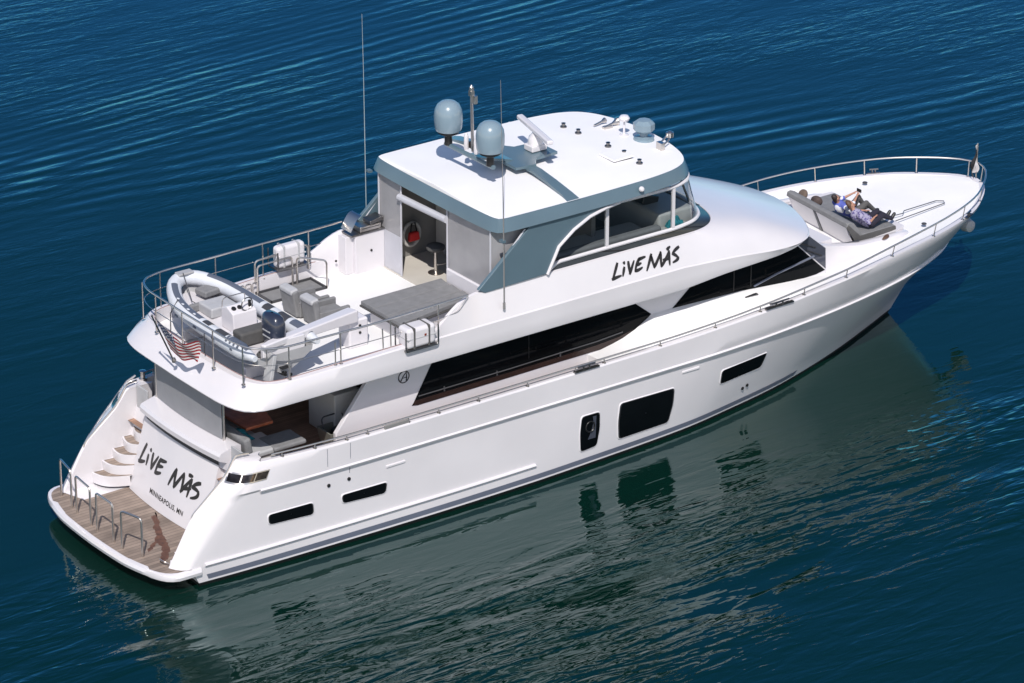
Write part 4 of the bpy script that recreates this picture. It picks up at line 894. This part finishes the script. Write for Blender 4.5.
# ------------------------------------------------------------------ tender
TX, TY = 3.55, .10
TD = empty('inflatable_tender', (TX, TY, 4.2), 'white inflatable tender lying across the boat deck behind the davit', 'tender')
def T(l, w, z): return (TX+w, TY+l, z)
tp_ = [(-2.45, -.86, 5.08), (-2.1, -.86, 5.08), (-1, -.86, 5.08), (.3, -.84, 5.11), (1.0, -.76, 5.17), (1.6, -.54, 5.26), (1.98, -.26, 5.32), (2.08, -.06, 5.34)]
cp = crv(tp_, 34); path = [T(*p) for p in cp]+[T(p[0], -p[1], p[2]) for p in cp[::-1]]
rad = [.195*(.35+.65*min(1, i/4)) if i < 4 else .195-.02*i/34 for i in range(34)]; rad = rad+rad[::-1]
MB().tube(path, rad, 18).build('buoyancy_tube', TUBE, TD, sharp=60)
hl = MB()
secs_ = []
for l, w, zk, zt in ((-2.35, .78, 4.45, 5.0), (-1, .80, 4.42, 5.0), (.4, .78, 4.42, 5.0), (1.2, .66, 4.5, 5.05), (1.8, .40, 4.72, 5.1), (2.15, .06, 5.0, 5.2)):
    secs_.append([T(l, -w, zt), T(l, -w*.97, zt-.22*(zt-zk)), T(l, -w*.5, zk+.35*(zt-zk)), T(l, 0, zk), T(l, w*.5, zk+.35*(zt-zk)), T(l, w*.97, zt-.22*(zt-zk)), T(l, w, zt)])
hl.grid(secs_); hl.poly(secs_[0]); hl.build('rigid_hull', HULLGREY, TD, sharp=50)
fl2 = MB(); fl2.poly([T(-2.3, -.62, 4.93), T(.9, -.62, 4.93), T(1.5, -.45, 4.97), T(1.9, -.12, 5.02), T(1.9, .12, 5.02), T(1.5, .45, 4.97), T(.9, .62, 4.93), T(-2.3, .62, 4.93)]); fl2.build('tender_deck', WHITE, TD)
def strip(i0, i1, name, m, ang=60, wdt=.16, sg=1):
    """flat strip lying on top of the tube"""
    mb = MB(); rows_ = []
    for i in range(i0, i1+1):
        p = Vector(path[i] if sg < 0 else path[len(path)-1-i]); q = Vector(path[i+1] if sg < 0 else path[len(path)-2-i]); t = (q-p).normalized(); side = t.cross(Vector((0, 0, 1))).normalized()
        o_ = side if (side.x*(p.x-TX)+side.y*(p.y-TY)) > 0 else -side
        rdd = rad[i]+.005; hw_ = wdt/2/.195
        rows_.append([p+(o_*math.cos(R(ang)+hw_*k)+Vector((0, 0, 1))*math.sin(R(ang)+hw_*k))*rdd for k in (-1, -.6, -.2, .2, .6, 1)])
    mb.grid(rows_); return mb.build(name, m, TD)
for sg in (-1, 1):
    strip(2, 7, 'tube_wear_strip', TRIM, 98, .24, sg); strip(8, 11, 'tube_step_pad', RUBBER, 100, .26, sg); strip(13, 15, 'tube_step_pad', RUBBER, 104, .24, sg); strip(16, 29, 'tube_wear_strip', TRIM, 96, .17, sg)
for k, i in enumerate((18, 20, 22, 24)):
    p = Vector(path[i]); MB().ell(p+Vector((-.02, 0, rad[i]+.005)), (.03, .055, .012), 10, 6).build('tube_air_valve', TUBE, TD)
# slanted bars printed near the stern
for k in range(4):
    y = -1.46-.16*k
    MB().grid([[(TX-.86-.157+.03*j, TY+y+.06*(j/5)+d, 5.08+math.sqrt(max(.0, .1975**2-(.157-.033*j)**2))) for j in range(8)] for d in (0, .07)]).build('printed_bar', TRIM, TD)
MB().box(T(2.0, 0, 5.50), (.42, .22, .06)).build('bow_step', HULLGREY, TD, bevel=.02)
MB().box(T(1.72, .35, 5.16), (.85, .50, .16), R(10)).build('bow_seat_cushion', CUSHDARK, TD, bevel=.05) if False else MB().box(T(1.45, .42, 5.16), (.75, .42, .17), R(8)).build('bow_seat_cushion', CUSHION, TD, bevel=.05)
MB().box(T(.62, .05, 5.08), (.72, .62, .26)).build('forward_seat_cushion', PALECUSH, TD, bevel=.05)
MB().box(T(.95, -.02, 5.06), (1.0, .14, .20)).build('seat_backrest', CUSHION, TD, bevel=.05)
cs = MB(); cs.prism([T(-.1, -.30, 4.93), T(-.1, -.30, 5.42), T(-.34, -.30, 5.52), T(-.62, -.30, 5.40), T(-.66, -.30, 4.93)], (.66, 0, 0)); CON = cs.build('console', WHITE, TD, bevel=.03)
MB().tube([T(-.58+.02*math.cos(a)-.0, .12+.16*math.cos(a), 5.56+.16*math.sin(a)) for a in np.linspace(0, 2*math.pi, 18)[:-1]], .016, 6, closed=True).build('steering_wheel', DARKSTEEL, CON)
for w_ in (-.18, -.02): MB().lathe(T(-.47, w_, 5.47), [(.06, 0), (.06, .02), (.04, .025)], 12, (0, -.5, .9)).build('gauge', BLACK, CON)
MB().box(T(-.5, .24, 5.53), (.06, .06, .16)).build('throttle', BLACK, CON, bevel=.01)
MB().tube(rounded([T(-.12, -.28, 5.42), T(-.15, -.28, 5.66), T(-.15, .34, 5.66), T(-.12, .34, 5.42)], .1), .014, 6).build('console_grab_rail', STEEL, CON)
MB().box(T(-1.30, -.06, 5.12), (1.15, .42, .36)).build('helm_seat_cushion', CUSHDARK, TD, bevel=.07)
MB().box(T(-1.05, -.06, 5.05), (1.2, .2, .26)).build('helm_seat_base', WHITE, TD, bevel=.03)
MB().box(T(-2.28, 0, 5.05), (1.15, .12, .5)).build('transom_board', WHITE, TD, bevel=.02)
eg = MB(); ec = Vector(T(-2.0, -.05, 5.46))
def er(z, lx, ly, dy): return [ec+Vector((lx*math.copysign(abs(math.cos(a))**.7, math.cos(a)), ly*math.copysign(abs(math.sin(a))**.7, math.sin(a))+dy, z)) for a in np.linspace(0, 2*math.pi, 20)[:-1]]
rws = [er(-.42, .16, .22, 0), er(-.34, .19, .28, 0), er(-.08, .215, .32, 0), er(.18, .21, .33, .02), er(.33, .17, .30, .04), er(.39, .11, .22, .05), er(.41, .02, .04, .06)]
eg.grid(rws, closed=True); eg.poly(rws[0]); OUT = eg.build('outboard_motor', NAVY, TD, sharp=50)
lw = MB(); lw.tube([ec+Vector((0, 0, -.25)), ec+Vector((0, -.06, -.6)), ec+Vector((0, -.26, -.95))], [.12, .09, .06], 10); lw.ell(ec+Vector((0, -.30, -.98)), (.06, .22, .06)); lw.box(ec+Vector((0, -.30, -.80)), (.22, .4, .02), 0); lw.box(ec+Vector((0, .12, -.42)), (.24, .2, .3)); lw.build('outboard_leg', BLACK, OUT, sharp=50)
prp = MB()
for k in range(3):
    a = k*2.094; prp.ell(ec+Vector((.10*math.cos(a), -.52, -.98+.10*math.sin(a))), (.05, .015, .05), 8, 6)
prp.build('propeller', BLACK, OUT)
for z in (-.12, .02): MB().box(ec+Vector((-.208, 0, z)), (.02, .30, .03)).build('cowling_stripe', PALECUSH, OUT)
MB().tube([T(-2.15+.16*math.cos(a)*(1-a/60), -.45+.16*math.sin(a)*(1-a/60), 4.96+.004*a) for a in np.linspace(0, 22, 60)], .018, 5).build('mooring_line', CUSHDARK, TD)
for l in (-.55, .95): MB().tube([T(l, -1.06, 4.6), T(l, -1.05, 5.08), T(l, -.84, 5.31 if l < 0 else 5.37), T(l, -.62, 5.1)], .014, 5).build('tie_down_strap', RUBBER, TD)
MB().tube([T(1.9, -.1, 5.55), T(1.2, -.3, 5.12), T(.8, -.15, 5.0)], .012, 5).build('painter_line', RUBBER, TD)
for l in (-1.7, -.9, -.1, .7): MB().ell(T(l, -1.04, 5.10), (.02, .08, .035), 8, 6).build('rope_eye', TRIM, TD)
for l in (-1.6, 1.1): MB().box(T(l, 0, 4.36), (1.3, .16, .30)).build('tender_chock', WHITE, TD, bevel=.03)
MB().box(T(-2.42, -.45, 4.75), (.10, .30, .7), 0, .2).build('lifting_bracket', PALECUSH, TD, bevel=.02)

# ------------------------------------------------------------------ loose things on the boat deck
def raft(x, y, z, lab, sg, D=.46, Hh=.52):
    e = empty('life_raft', (x, y, z-.3), lab, 'life raft', 'white life raft canisters on the boat deck rails')
    b = MB().box((x, y, z), (.82, D, Hh)).build('canister', WHITE, e, bevel=.10, seg=4)
    MB().box((x, y, z+.0), (.83, D+.01, .03)).build('canister_seam', PALECUSH, e, bevel=.01)
    for dx in (-.22, .2): MB().box((x+dx, y, z), (.06, D+.02, Hh+.02)).build('strap', CUSHDARK if sg < 0 else PALECUSH, e, bevel=.02)
    f = MB(); f.tube(rounded([(x-.46, y+.22*sg*-1*-1, z+.2), (x-.46, y+.22*sg, z-.29), (x+.46, y+.22*sg, z-.29), (x+.46, y+.22*sg, z+.2)], .08), .02, 6)
    f.tube(rounded([(x-.46, y-.22*sg, z+.2), (x-.46, y-.22*sg, z-.29), (x+.46, y-.22*sg, z-.29), (x+.46, y-.22*sg, z+.2)], .08), .02, 6); f.box((x, y, z-.28), (.9, .46, .04)); f.build('cradle', DARKSTEEL, e)
    return e
r1 = raft(6.93, -2.72, 4.76, 'white life raft canister in a dark cradle on the near rail by the grey sunpad', -1)
MB().box((7.02, -2.945, 4.80), (.06, .03, .06)).build('release_unit', mat('dark_red_plastic', (.20, .03, .02), .5), r1, bevel=.01)
raft(6.9, 2.72, 4.96, 'white life raft canister on the far rail behind the stair opening', 1, .28, .58)
def deck_chair(x, y, lab):
    e = empty('deck_chair', (x, y, 4.2), lab, 'chair', 'grey armchairs on the boat deck')
    MB().box((x+.05, y, 4.43), (.80, .50, .16)).build('seat', CUSHION, e, bevel=.05)
    MB().box((x+.05, y, 4.33), (.84, .56, .16)).build('base', CUSHION, e, bevel=.03)
    bk = MB().box((x-.38, y, 4.58), (.18, .62, .70), 0, -.16).build('backrest', CUSHION, e, bevel=.05)
    MB().box((x-.43, y, 4.89), (.24, .56, .14), 0, -.16).build('headrest_cover', PALECUSH, e, bevel=.06)
    for s in (-1, 1): MB().box((x+.08, y+.31*s, 4.43), (.86, .10, .38)).build('armrest', CUSHION, e, bevel=.025)
    for sx in (-.3, .42):
        for s in (-1, 1): MB().box((x+sx, y+.28*s, 4.225), (.05, .05, .05)).build('leg', DARKSTEEL, e)
    return e
deck_chair(6.22, 1.02, 'grey upholstered armchair nearest the stair opening on the boat deck')
deck_chair(6.28, .22, 'grey upholstered armchair nearest the davit on the boat deck')
SPD = empty('sun_lounger', (8.1, -1.25, 4.2), 'big flat grey sunpad on a white base beside the near rail', 'sunpad')
MB().prism([(7.1, -.50, 4.2), (9.2, -.45, 4.2), (9.15, -1.6, 4.2), (7.1, -2.0, 4.2)], (0, 0, .48)).build('sunpad_base', WHITE, SPD, bevel=.03)
for k in range(3):
    a, b = k/3, (k+1)/3-.006
    yl = lambda t, x: (-.38+(-2.08+.38)*t) if x < 8 else (-.36+(-1.72+.36)*t)
    MB().prism([(6.92, yl(a, 7), 4.68), (9.28, yl(a, 9), 4.68), (9.22, yl(b, 9), 4.68), (6.92, yl(b, 7), 4.68)], (0, 0, .11)).build('cushion', CUSHION, SPD, bevel=.02)
MB().prism([(6.90, -.36, 4.64), (9.28, -.34, 4.64), (9.22, -1.74, 4.64), (6.90, -2.10, 4.64)], (0, 0, .04)).build('sunpad_edge', CUSHDARK, SPD)
GR = empty('barbecue_grill', (8.9, 2.42, 5.27), 'stainless barbecue grill with its lid raised on the white bar cabinet', 'grill')
MB().box((8.95, 2.40, 5.34), (.62, .46, .14)).build('grill_body', STEEL, GR, bevel=.02)
gl = MB(); gl.grid([[(8.38+.34*t, yy, 5.28+.42*math.sin(t*math.pi*.5+.1)) for t in np.linspace(0, 1, 9)] for yy in (2.2, 2.64)]); gl.build('grill_lid', STEEL, GR)
MB().box((9.12, 2.32, 5.50), (.40, .34, .10), 0, -.15).build('grill_tray', DARKSTEEL, GR, bevel=.015)
MB().tube([(8.7, 2.18, 5.36), (9.2, 2.18, 5.36)], .015, 6).build('grill_handle', BLACK, GR)
BS = empty('bar_stool', (10.14, 1.1, 4.2), 'grey round bar stool standing inside the open flybridge doorway', 'stool')
MB().lathe((10.14, 1.1, 4.86), [(.02, -.03), (.2, -.03), (.235, .02), (.23, .07), (.18, .10), (.01, .105)], 20).build('seat', CUSHDARK, BS)
MB().lathe((10.14, 1.1, 4.21), [(.2, 0), (.2, .02), (.045, .05), (.04, .64)], 16).build('pedestal', STEEL, BS)
MB().tube([(10.14, 1.1, 4.42), (10.36, .98, 4.46)], .02, 6).build('footrest', DARKSTEEL, BS)
LR = MB(); LR.tube([(10.2+.25*math.cos(a), 2.24, 4.85+.30*math.sin(a)) for a in np.linspace(0, 2*math.pi, 24)[:-1]], .045, 8, closed=True); lr = LR.build('life_ring', INTERIOR, None); tag(lr, 'pale ring hanging inside the flybridge doorway behind the red bag', 'life ring')
rbg = MB(); rbg.prism([(10.02, 2.06, 4.72), (10.36, 2.06, 4.72), (10.32, 2.06, 4.96), (10.06, 2.06, 4.96)], (0, .12, 0)); RB = rbg.build('red_bag', RED, None, bevel=.04); tag(RB, 'red bag hanging inside the flybridge doorway', 'bag')
MB().tube([(10.10, 2.12, 4.95), (10.14, 2.14, 5.18), (10.24, 2.14, 5.18), (10.28, 2.12, 4.95)], .02, 6).build('bag_strap', BLACK, RB)
def towel(name, c, s, m, lab, cat, rz=0):
    rnd = random.Random(c[0]); ph = [rnd.uniform(0, 6) for _ in range(4)]
    mb = MB(); n = 14; q = Matrix.Rotation(rz, 3, 'Z')
    f = lambda u, v, k: Vector(c)+q @ Vector(((u-.5)*s[0], (v-.5)*s[1], k+s[2]*(.5+.3*math.sin(9*u+ph[0])*math.cos(7*v+ph[1])+.2*math.sin(15*v+ph[2]+5*u))*math.sin(math.pi*min(1, max(0, u)))**.3*math.sin(math.pi*v)**.3))
    mb.grid([[f(i/n, j/n, .012) for i in range(n+1)] for j in range(n+1)]); mb.grid([[f(i/n, j/n, 0) for i in range(n+1)] for j in range(n+1)], flip=True)
    return tag(mb.build(name, m, None, sharp=180), lab, cat)
towel('beach_towel', (2.95, -1.02, 2.55), (.55, .75, .14), TEAL, 'crumpled teal towel on the cockpit sofa behind the stern curtain pole', 'towel')
MB().box((15.0, -2.16, 5.02), (.9, .3, .7)).build('side_shelf', INTERIOR, INT, bevel=.03)
towel('folded_towel', (15.02, -2.18, 5.38), (.45, .26, .30), TEAL, 'bright teal towel on the helm console behind the curved side screen', 'towel')
CT = empty('cockpit_table', (3.7, -.35, 1.95), 'varnished red brown wooden table in the shaded cockpit', 'table')
MB().prism([(3.15, .9, 2.62), (3.85, .9, 2.62), (4.1, -.55, 2.62), (3.95, -1.05, 2.62), (3.2, -1.05, 2.62)], (0, 0, .08)).build('table_top', WOOD, CT, bevel=.02)
for y in (-.5, .5): MB().lathe((3.6, y, 1.96), [(.25, 0), (.22, .04), (.08, .08), (.08, .6), (.2, .655)], 16).build('pedestal', WOOD, CT)
BK = empty('storage_tub', (5.25, -1.75, 1.95), 'open grey tub with dark contents in the cockpit by the white house side', 'tub')
tb = MB(); o_ = [(-.38, -.3), (.38, -.3), (.38, .3), (-.38, .3)]
rg = lambda k, z: [(5.3+a*k, -1.72+b*k, z) for a, b in o_]
tb.grid([rg(.8, 1.96), rg(1, 2.42), rg(.9, 2.42), rg(.72, 2.05)], closed=True); tb.poly(rg(.72, 2.05)); tb.build('tub_shell', mat('olive_grey_plastic', (.16, .16, .14), .5), BK)
MB().ell((5.35, -1.7, 2.25), (.2, .2, .16)).build('tub_contents', BLACK, BK); MB().tube(rounded([(5.0, -1.6, 2.4), (5.0, -1.5, 2.66), (5.6, -1.5, 2.66), (5.6, -1.6, 2.4)], .12), .018, 6).build('tub_handle', RUBBER, BK)

# ------------------------------------------------------------------ bow lounge (part of the yacht), cushions, sandals
BL = empty('bow_lounge', (21.6, 0, 3.1), None, None); attach(BL, Yt)
SHX = lambda y: .075*y
def slab(y0, y1, pts, m, name, bev=.03): return MB().prism([(x+SHX(y0), y0, z) for x, z in pts], (SHX(y1)-SHX(y0), y1-y0, 0)).build(name, m, BL, bevel=bev)
slab(-1.46, 1.22, [(21.78, 3.20), (21.40, 3.62), (21.33, 3.58), (21.36, 3.70), (21.46, 3.72), (21.60, 3.66), (21.90, 3.28)], CUSHION, 'backrest_cushion', .03)
for y0, y1 in ((-1.40, -.07), (.07, 1.16)):
    slab(y0, y1, [(21.72, 2.88), (21.68, 2.88), (21.36, 3.58), (21.41, 3.60)], WHITE, 'back_frame', .008)
    slab(y0+.09, y1-.09, [(21.655, 2.97), (21.645, 2.97), (21.41, 3.48), (21.42, 3.485)], PALEPANEL, 'back_panel', .002)
    MB().tube([(21.68+SHX(y0), y0-.02, 2.87), (21.68+SHX(y1), y1+.02, 2.87)], .022, 6).build('frame_foot', RUBBER, BL)
slab(-.05, .05, [(21.78, 2.85), (21.66, 2.85), (21.35, 3.58), (21.42, 3.60)], CUSHION, 'centre_post', .01)
slab(-1.46, 1.22, [(21.78, 3.14), (21.78, 3.29), (22.98, 3.29), (23.04, 3.25), (23.0, 3.14)], CUSHION, 'lounge_cushion', .04)
slab(-1.49, -1.45, [(21.70, 3.05), (21.34, 3.58), (21.40, 3.66), (21.80, 3.28), (23.0, 3.275), (23.02, 3.15)], CUSHDARK, 'lounge_side', .005)
def pillow(name, c, s, m, lab, rot):
    mb = MB(); r0 = Matrix.Rotation(rot, 3, 'Y'); mb.ell(c, s, 16, 10, r0); o = mb.build(name, m, None, sharp=180); return tag(o, lab, 'cushion')
BROWN = mat('brown_cushion', (.13, .095, .075), .9, noise=(9, .3)); DBROWN = mat('dark_brown_cushion', (.07, .05, .045), .9, noise=(9, .4))
pillow('throw_pillow', (21.82, 1.0, 3.60), (.10, .15, .14), BROWN, 'plain brown pillow peeping over the far end of the bow lounge backrest', .5)
pillow('throw_pillow', (21.80, .42, 3.61), (.11, .20, .13), DBROWN, 'dark brown pillow over the middle of the bow lounge backrest', .5)
sn = MB()
for dy in (0, .14): sn.ell((22.28+.3*dy, -1.78+dy*.3-.02, 3.20), (.17, .055, .035), 12, 6, Matrix.Rotation(.35+dy, 3, 'Z'))
SN = sn.build('sandals', mat('brown_leather', (.10, .055, .035), .7), None); tag(SN, 'brown sandals on the deck beside the bow lounge', 'sandals')

# ------------------------------------------------------------------ people
def remesh(parts, vox=.014, smooth=4):
    mb = MB()
    for p in parts: p(mb)
    me = bpy.data.meshes.new('b'); me.from_pydata(mb.v, [], mb.f); o = bpy.data.objects.new('b', me); COL.objects.link(o)
    r = o.modifiers.new('r', 'REMESH'); r.mode = 'VOXEL'; r.voxel_size = vox; r.adaptivity = 0
    s_ = o.modifiers.new('s', 'SMOOTH'); s_.factor = .5; s_.iterations = smooth
    dg = bpy.context.evaluated_depsgraph_get(); q = bpy.data.meshes.new_from_object(o.evaluated_get(dg)); bpy.data.objects.remove(o)
    for p in q.polygons: p.use_smooth = True
    return q
def limb(a, b, ra, rb): return lambda mb: mb.tube([a, Vector(a).lerp(Vector(b), .33), Vector(a).lerp(Vector(b), .66), b], [ra, (ra*1.04*2+rb)/3, (ra+rb*2)/3, rb], 10) and mb.ell(a, (ra, ra, ra), 10, 7) and mb.ell(b, (rb, rb, rb), 10, 7)
def person(J, mats, lab, skirt=None):
    V_ = {k: Vector(v) for k, v in J.items()}
    up = (V_['head']-V_['chest']).normalized(); sh_ = (V_['shoulder_r']-V_['shoulder_l']).normalized(); face = V_['look'].normalized()
    def torso(g): return [limb(V_['pelvis'], V_['chest'], .135+g, .145+g), limb(V_['shoulder_l'], V_['shoulder_r'], .07+g, .07+g), limb(V_['hip_l'], V_['hip_r'], .095+g, .095+g)]
    def arms(g, to='hand'):
        o = []
        for s in 'lr':
            o.append(limb(V_['shoulder_'+s], V_['elbow_'+s], .050+g, .040+g))
            if to == 'hand': o.append(limb(V_['elbow_'+s], V_['hand_'+s], .038, .026))
        return o
    def legs(g, to=True):
        o = []
        for s in 'lr':
            o += [limb(V_['hip_'+s], V_['knee_'+s], .085+g, .060+g), limb(V_['knee_'+s], V_['foot_'+s], .055+g, .040+g)]
            t = V_['toe_'+s]; o.append(limb(V_['foot_'+s], t, .042+g, .035+g))
        return o
    def head(mb):
        q = Matrix((sh_, face-sh_*face.dot(sh_), up)).transposed(); c = V_['head']
        mb.ell(c, (.078, .098, .118), 16, 12, q); mb.tube([c+face*.092+up*.01, c+face*.118-up*.022], [.012, .018], 6)
        for s in (-1, 1): mb.ell(c+sh_*.078*s, (.016, .03, .034), 8, 6)
    hands = []
    for s in 'lr':
        h = V_['hand_'+s]; d = (h-V_['elbow_'+s]).normalized(); x = d.cross(up).normalized(); nn = x.cross(d)
        hands.append(lambda mb, h=h, d=d, x=x: mb.ell(h+d*.04, (.04, .018, .05), 8, 6, Matrix((x, d.cross(x), d)).transposed()))
        for k in range(4):
            b0 = h+d*.075+x*(.027-.018*k); l = (.07, .08, .075, .055)[k]
            hands.append(lambda mb, b0=b0, d=d, nn=nn, l=l: mb.tube([b0-d*.02, b0+d*l*.5+nn*.004, b0+d*l*.85-nn*.025], [.0095, .009, .007], 6))
        hands.append(lambda mb, h=h, d=d, x=x, nn=nn: mb.tube([h+d*.02+x*.03, h+d*.055+x*.062, h+d*.085+x*.062-nn*.02], [.012, .0105, .008], 6))
    body = torso(0)+arms(0)+legs(0)+[limb(V_['chest'], V_['head'], .055, .055), head]+hands
    me = remesh(body, .011, 3); me.name = 'person'; me.materials.append(mats['skin']); o = bpy.data.objects.new('person', me); COL.objects.link(o); tag(o, lab, 'person')
    def child(name, parts, m, vox=.016, sm=5):
        q = remesh(parts, vox, sm); q.materials.append(m); c = bpy.data.objects.new(name, q); COL.objects.link(c); attach(c, o)
    c = V_['head']; q = Matrix((sh_, face-sh_*face.dot(sh_), up)).transposed()
    child('hair', [lambda mb: mb.ell(c-face*.022+up*.025, (.088, .095, .112), 16, 12, q), lambda mb: mb.ell(c-face*.06-up*.06, (.07, .05, .09), 12, 8, q)], mats['hair'])
    child('shirt', torso(.022)+arms(.02, 'elbow'), mats['shirt'])
    child('trousers', [limb(V_['hip_l'], V_['hip_r'], .125, .125)]+(skirt(V_) if skirt else [])+[limb(V_['hip_'+s], V_['knee_'+s], .11, .082) for s in 'lr']+[limb(V_['knee_'+s], V_['foot_'+s], .075, .058) for s in 'lr'], mats['trousers'])
    child('shoes', [limb(V_['foot_'+s], V_['toe_'+s], .054, .046) for s in 'lr'], mats['shoes'])
    for s in (-1, 1):
        e_ = MB(); e_.ell(c+face*.090+up*.012+sh_*.032*s, (.013, .010, .009), 8, 6); e_.build('eye', BLACK, o)
    m_ = MB(); m_.ell(c+face*.093-up*.052, (.024, .008, .008), 8, 5); m_.build('mouth', mats['lips'], o)
    return o
SKIN = mat('skin', (.42, .22, .15), .55); LIPS = mat('lips', (.35, .10, .09), .5)
def pattern(name, a, b, sc_):
    m = bpy.data.materials.new(name); m.use_nodes = True; t = m.node_tree; tc = t.nodes.new('ShaderNodeTexCoord'); v = t.nodes.new('ShaderNodeTexVoronoi'); v.inputs['Scale'].default_value = sc_; r = t.nodes.new('ShaderNodeValToRGB'); r.color_ramp.interpolation = 'CONSTANT'
    r.color_ramp.elements[0].color = (*a, 1); r.color_ramp.elements[1].color = (*b, 1); r.color_ramp.elements[1].position = .42
    t.links.new(tc.outputs['Object'], v.inputs['Vector']); t.links.new(v.outputs['Distance'], r.inputs[0]); t.links.new(r.outputs[0], t.nodes['Principled BSDF'].inputs['Base Color']); t.nodes['Principled BSDF'].inputs['Roughness'].default_value = .85; return m
PURPLE = pattern('purple_print_cloth', (.10, .08, .22), (.32, .30, .42), 16)
base = dict(skin=SKIN, lips=LIPS, hair=mat('brown_hair', (.09, .05, .03), .6), shirt=PURPLE, trousers=mat('dark_navy_cloth', (.018, .016, .03), .9), shoes=BLACK)
person(dict(pelvis=(22.20, -1.18, 3.46), chest=(21.93, -1.02, 3.66), head=(21.84, -.88, 3.92), look=(.75, -.35, .1), shoulder_l=(21.98, -.84, 3.72), shoulder_r=(21.88, -1.24, 3.70), elbow_l=(22.18, -.74, 3.62), elbow_r=(22.06, -1.38, 3.52), hand_l=(22.30, -.92, 3.66), hand_r=(22.28, -1.32, 3.60),
    hip_l=(22.26, -1.05, 3.45), hip_r=(22.22, -1.28, 3.45), knee_l=(22.62, -1.02, 3.58), knee_r=(22.60, -1.26, 3.56), foot_l=(22.96, -1.05, 3.39), foot_r=(22.97, -1.22, 3.38), toe_l=(23.05, -1.05, 3.50), toe_r=(23.06, -1.22, 3.49)), base, 'person in a purple patterned top and dark trousers lying nearest on the bow lounge')
b2 = dict(base); b2.update(shirt=pattern('white_blue_cloth', (.70, .70, .74), (.10, .13, .45), 5), trousers=CUSHDARK, hair=mat('dark_hair', (.03, .02, .018), .6))
person(dict(pelvis=(22.25, -.42, 3.46), chest=(21.95, -.34, 3.66), head=(21.82, -.32, 3.92), look=(.8, -.2, .1), shoulder_l=(21.96, -.14, 3.72), shoulder_r=(21.94, -.54, 3.72), elbow_l=(22.22, -.16, 3.78), elbow_r=(22.20, -.58, 3.78), hand_l=(22.42, -.28, 3.90), hand_r=(22.42, -.46, 3.90),
    hip_l=(22.30, -.30, 3.45), hip_r=(22.30, -.53, 3.45), knee_l=(22.66, -.24, 3.72), knee_r=(22.66, -.56, 3.66), foot_l=(22.90, -.26, 3.39), foot_r=(22.96, -.55, 3.39), toe_l=(23.02, -.26, 3.38), toe_r=(23.08, -.55, 3.38)), b2, 'person in a white and blue shirt with knees raised, beside the one in purple')
ph_ = MB().box((22.56, -.37, 3.98), (.02, .17, .09)).build('phone', BLACK, None, bevel=.005); tag(ph_, 'dark phone held up by the person in the white and blue shirt', 'phone')
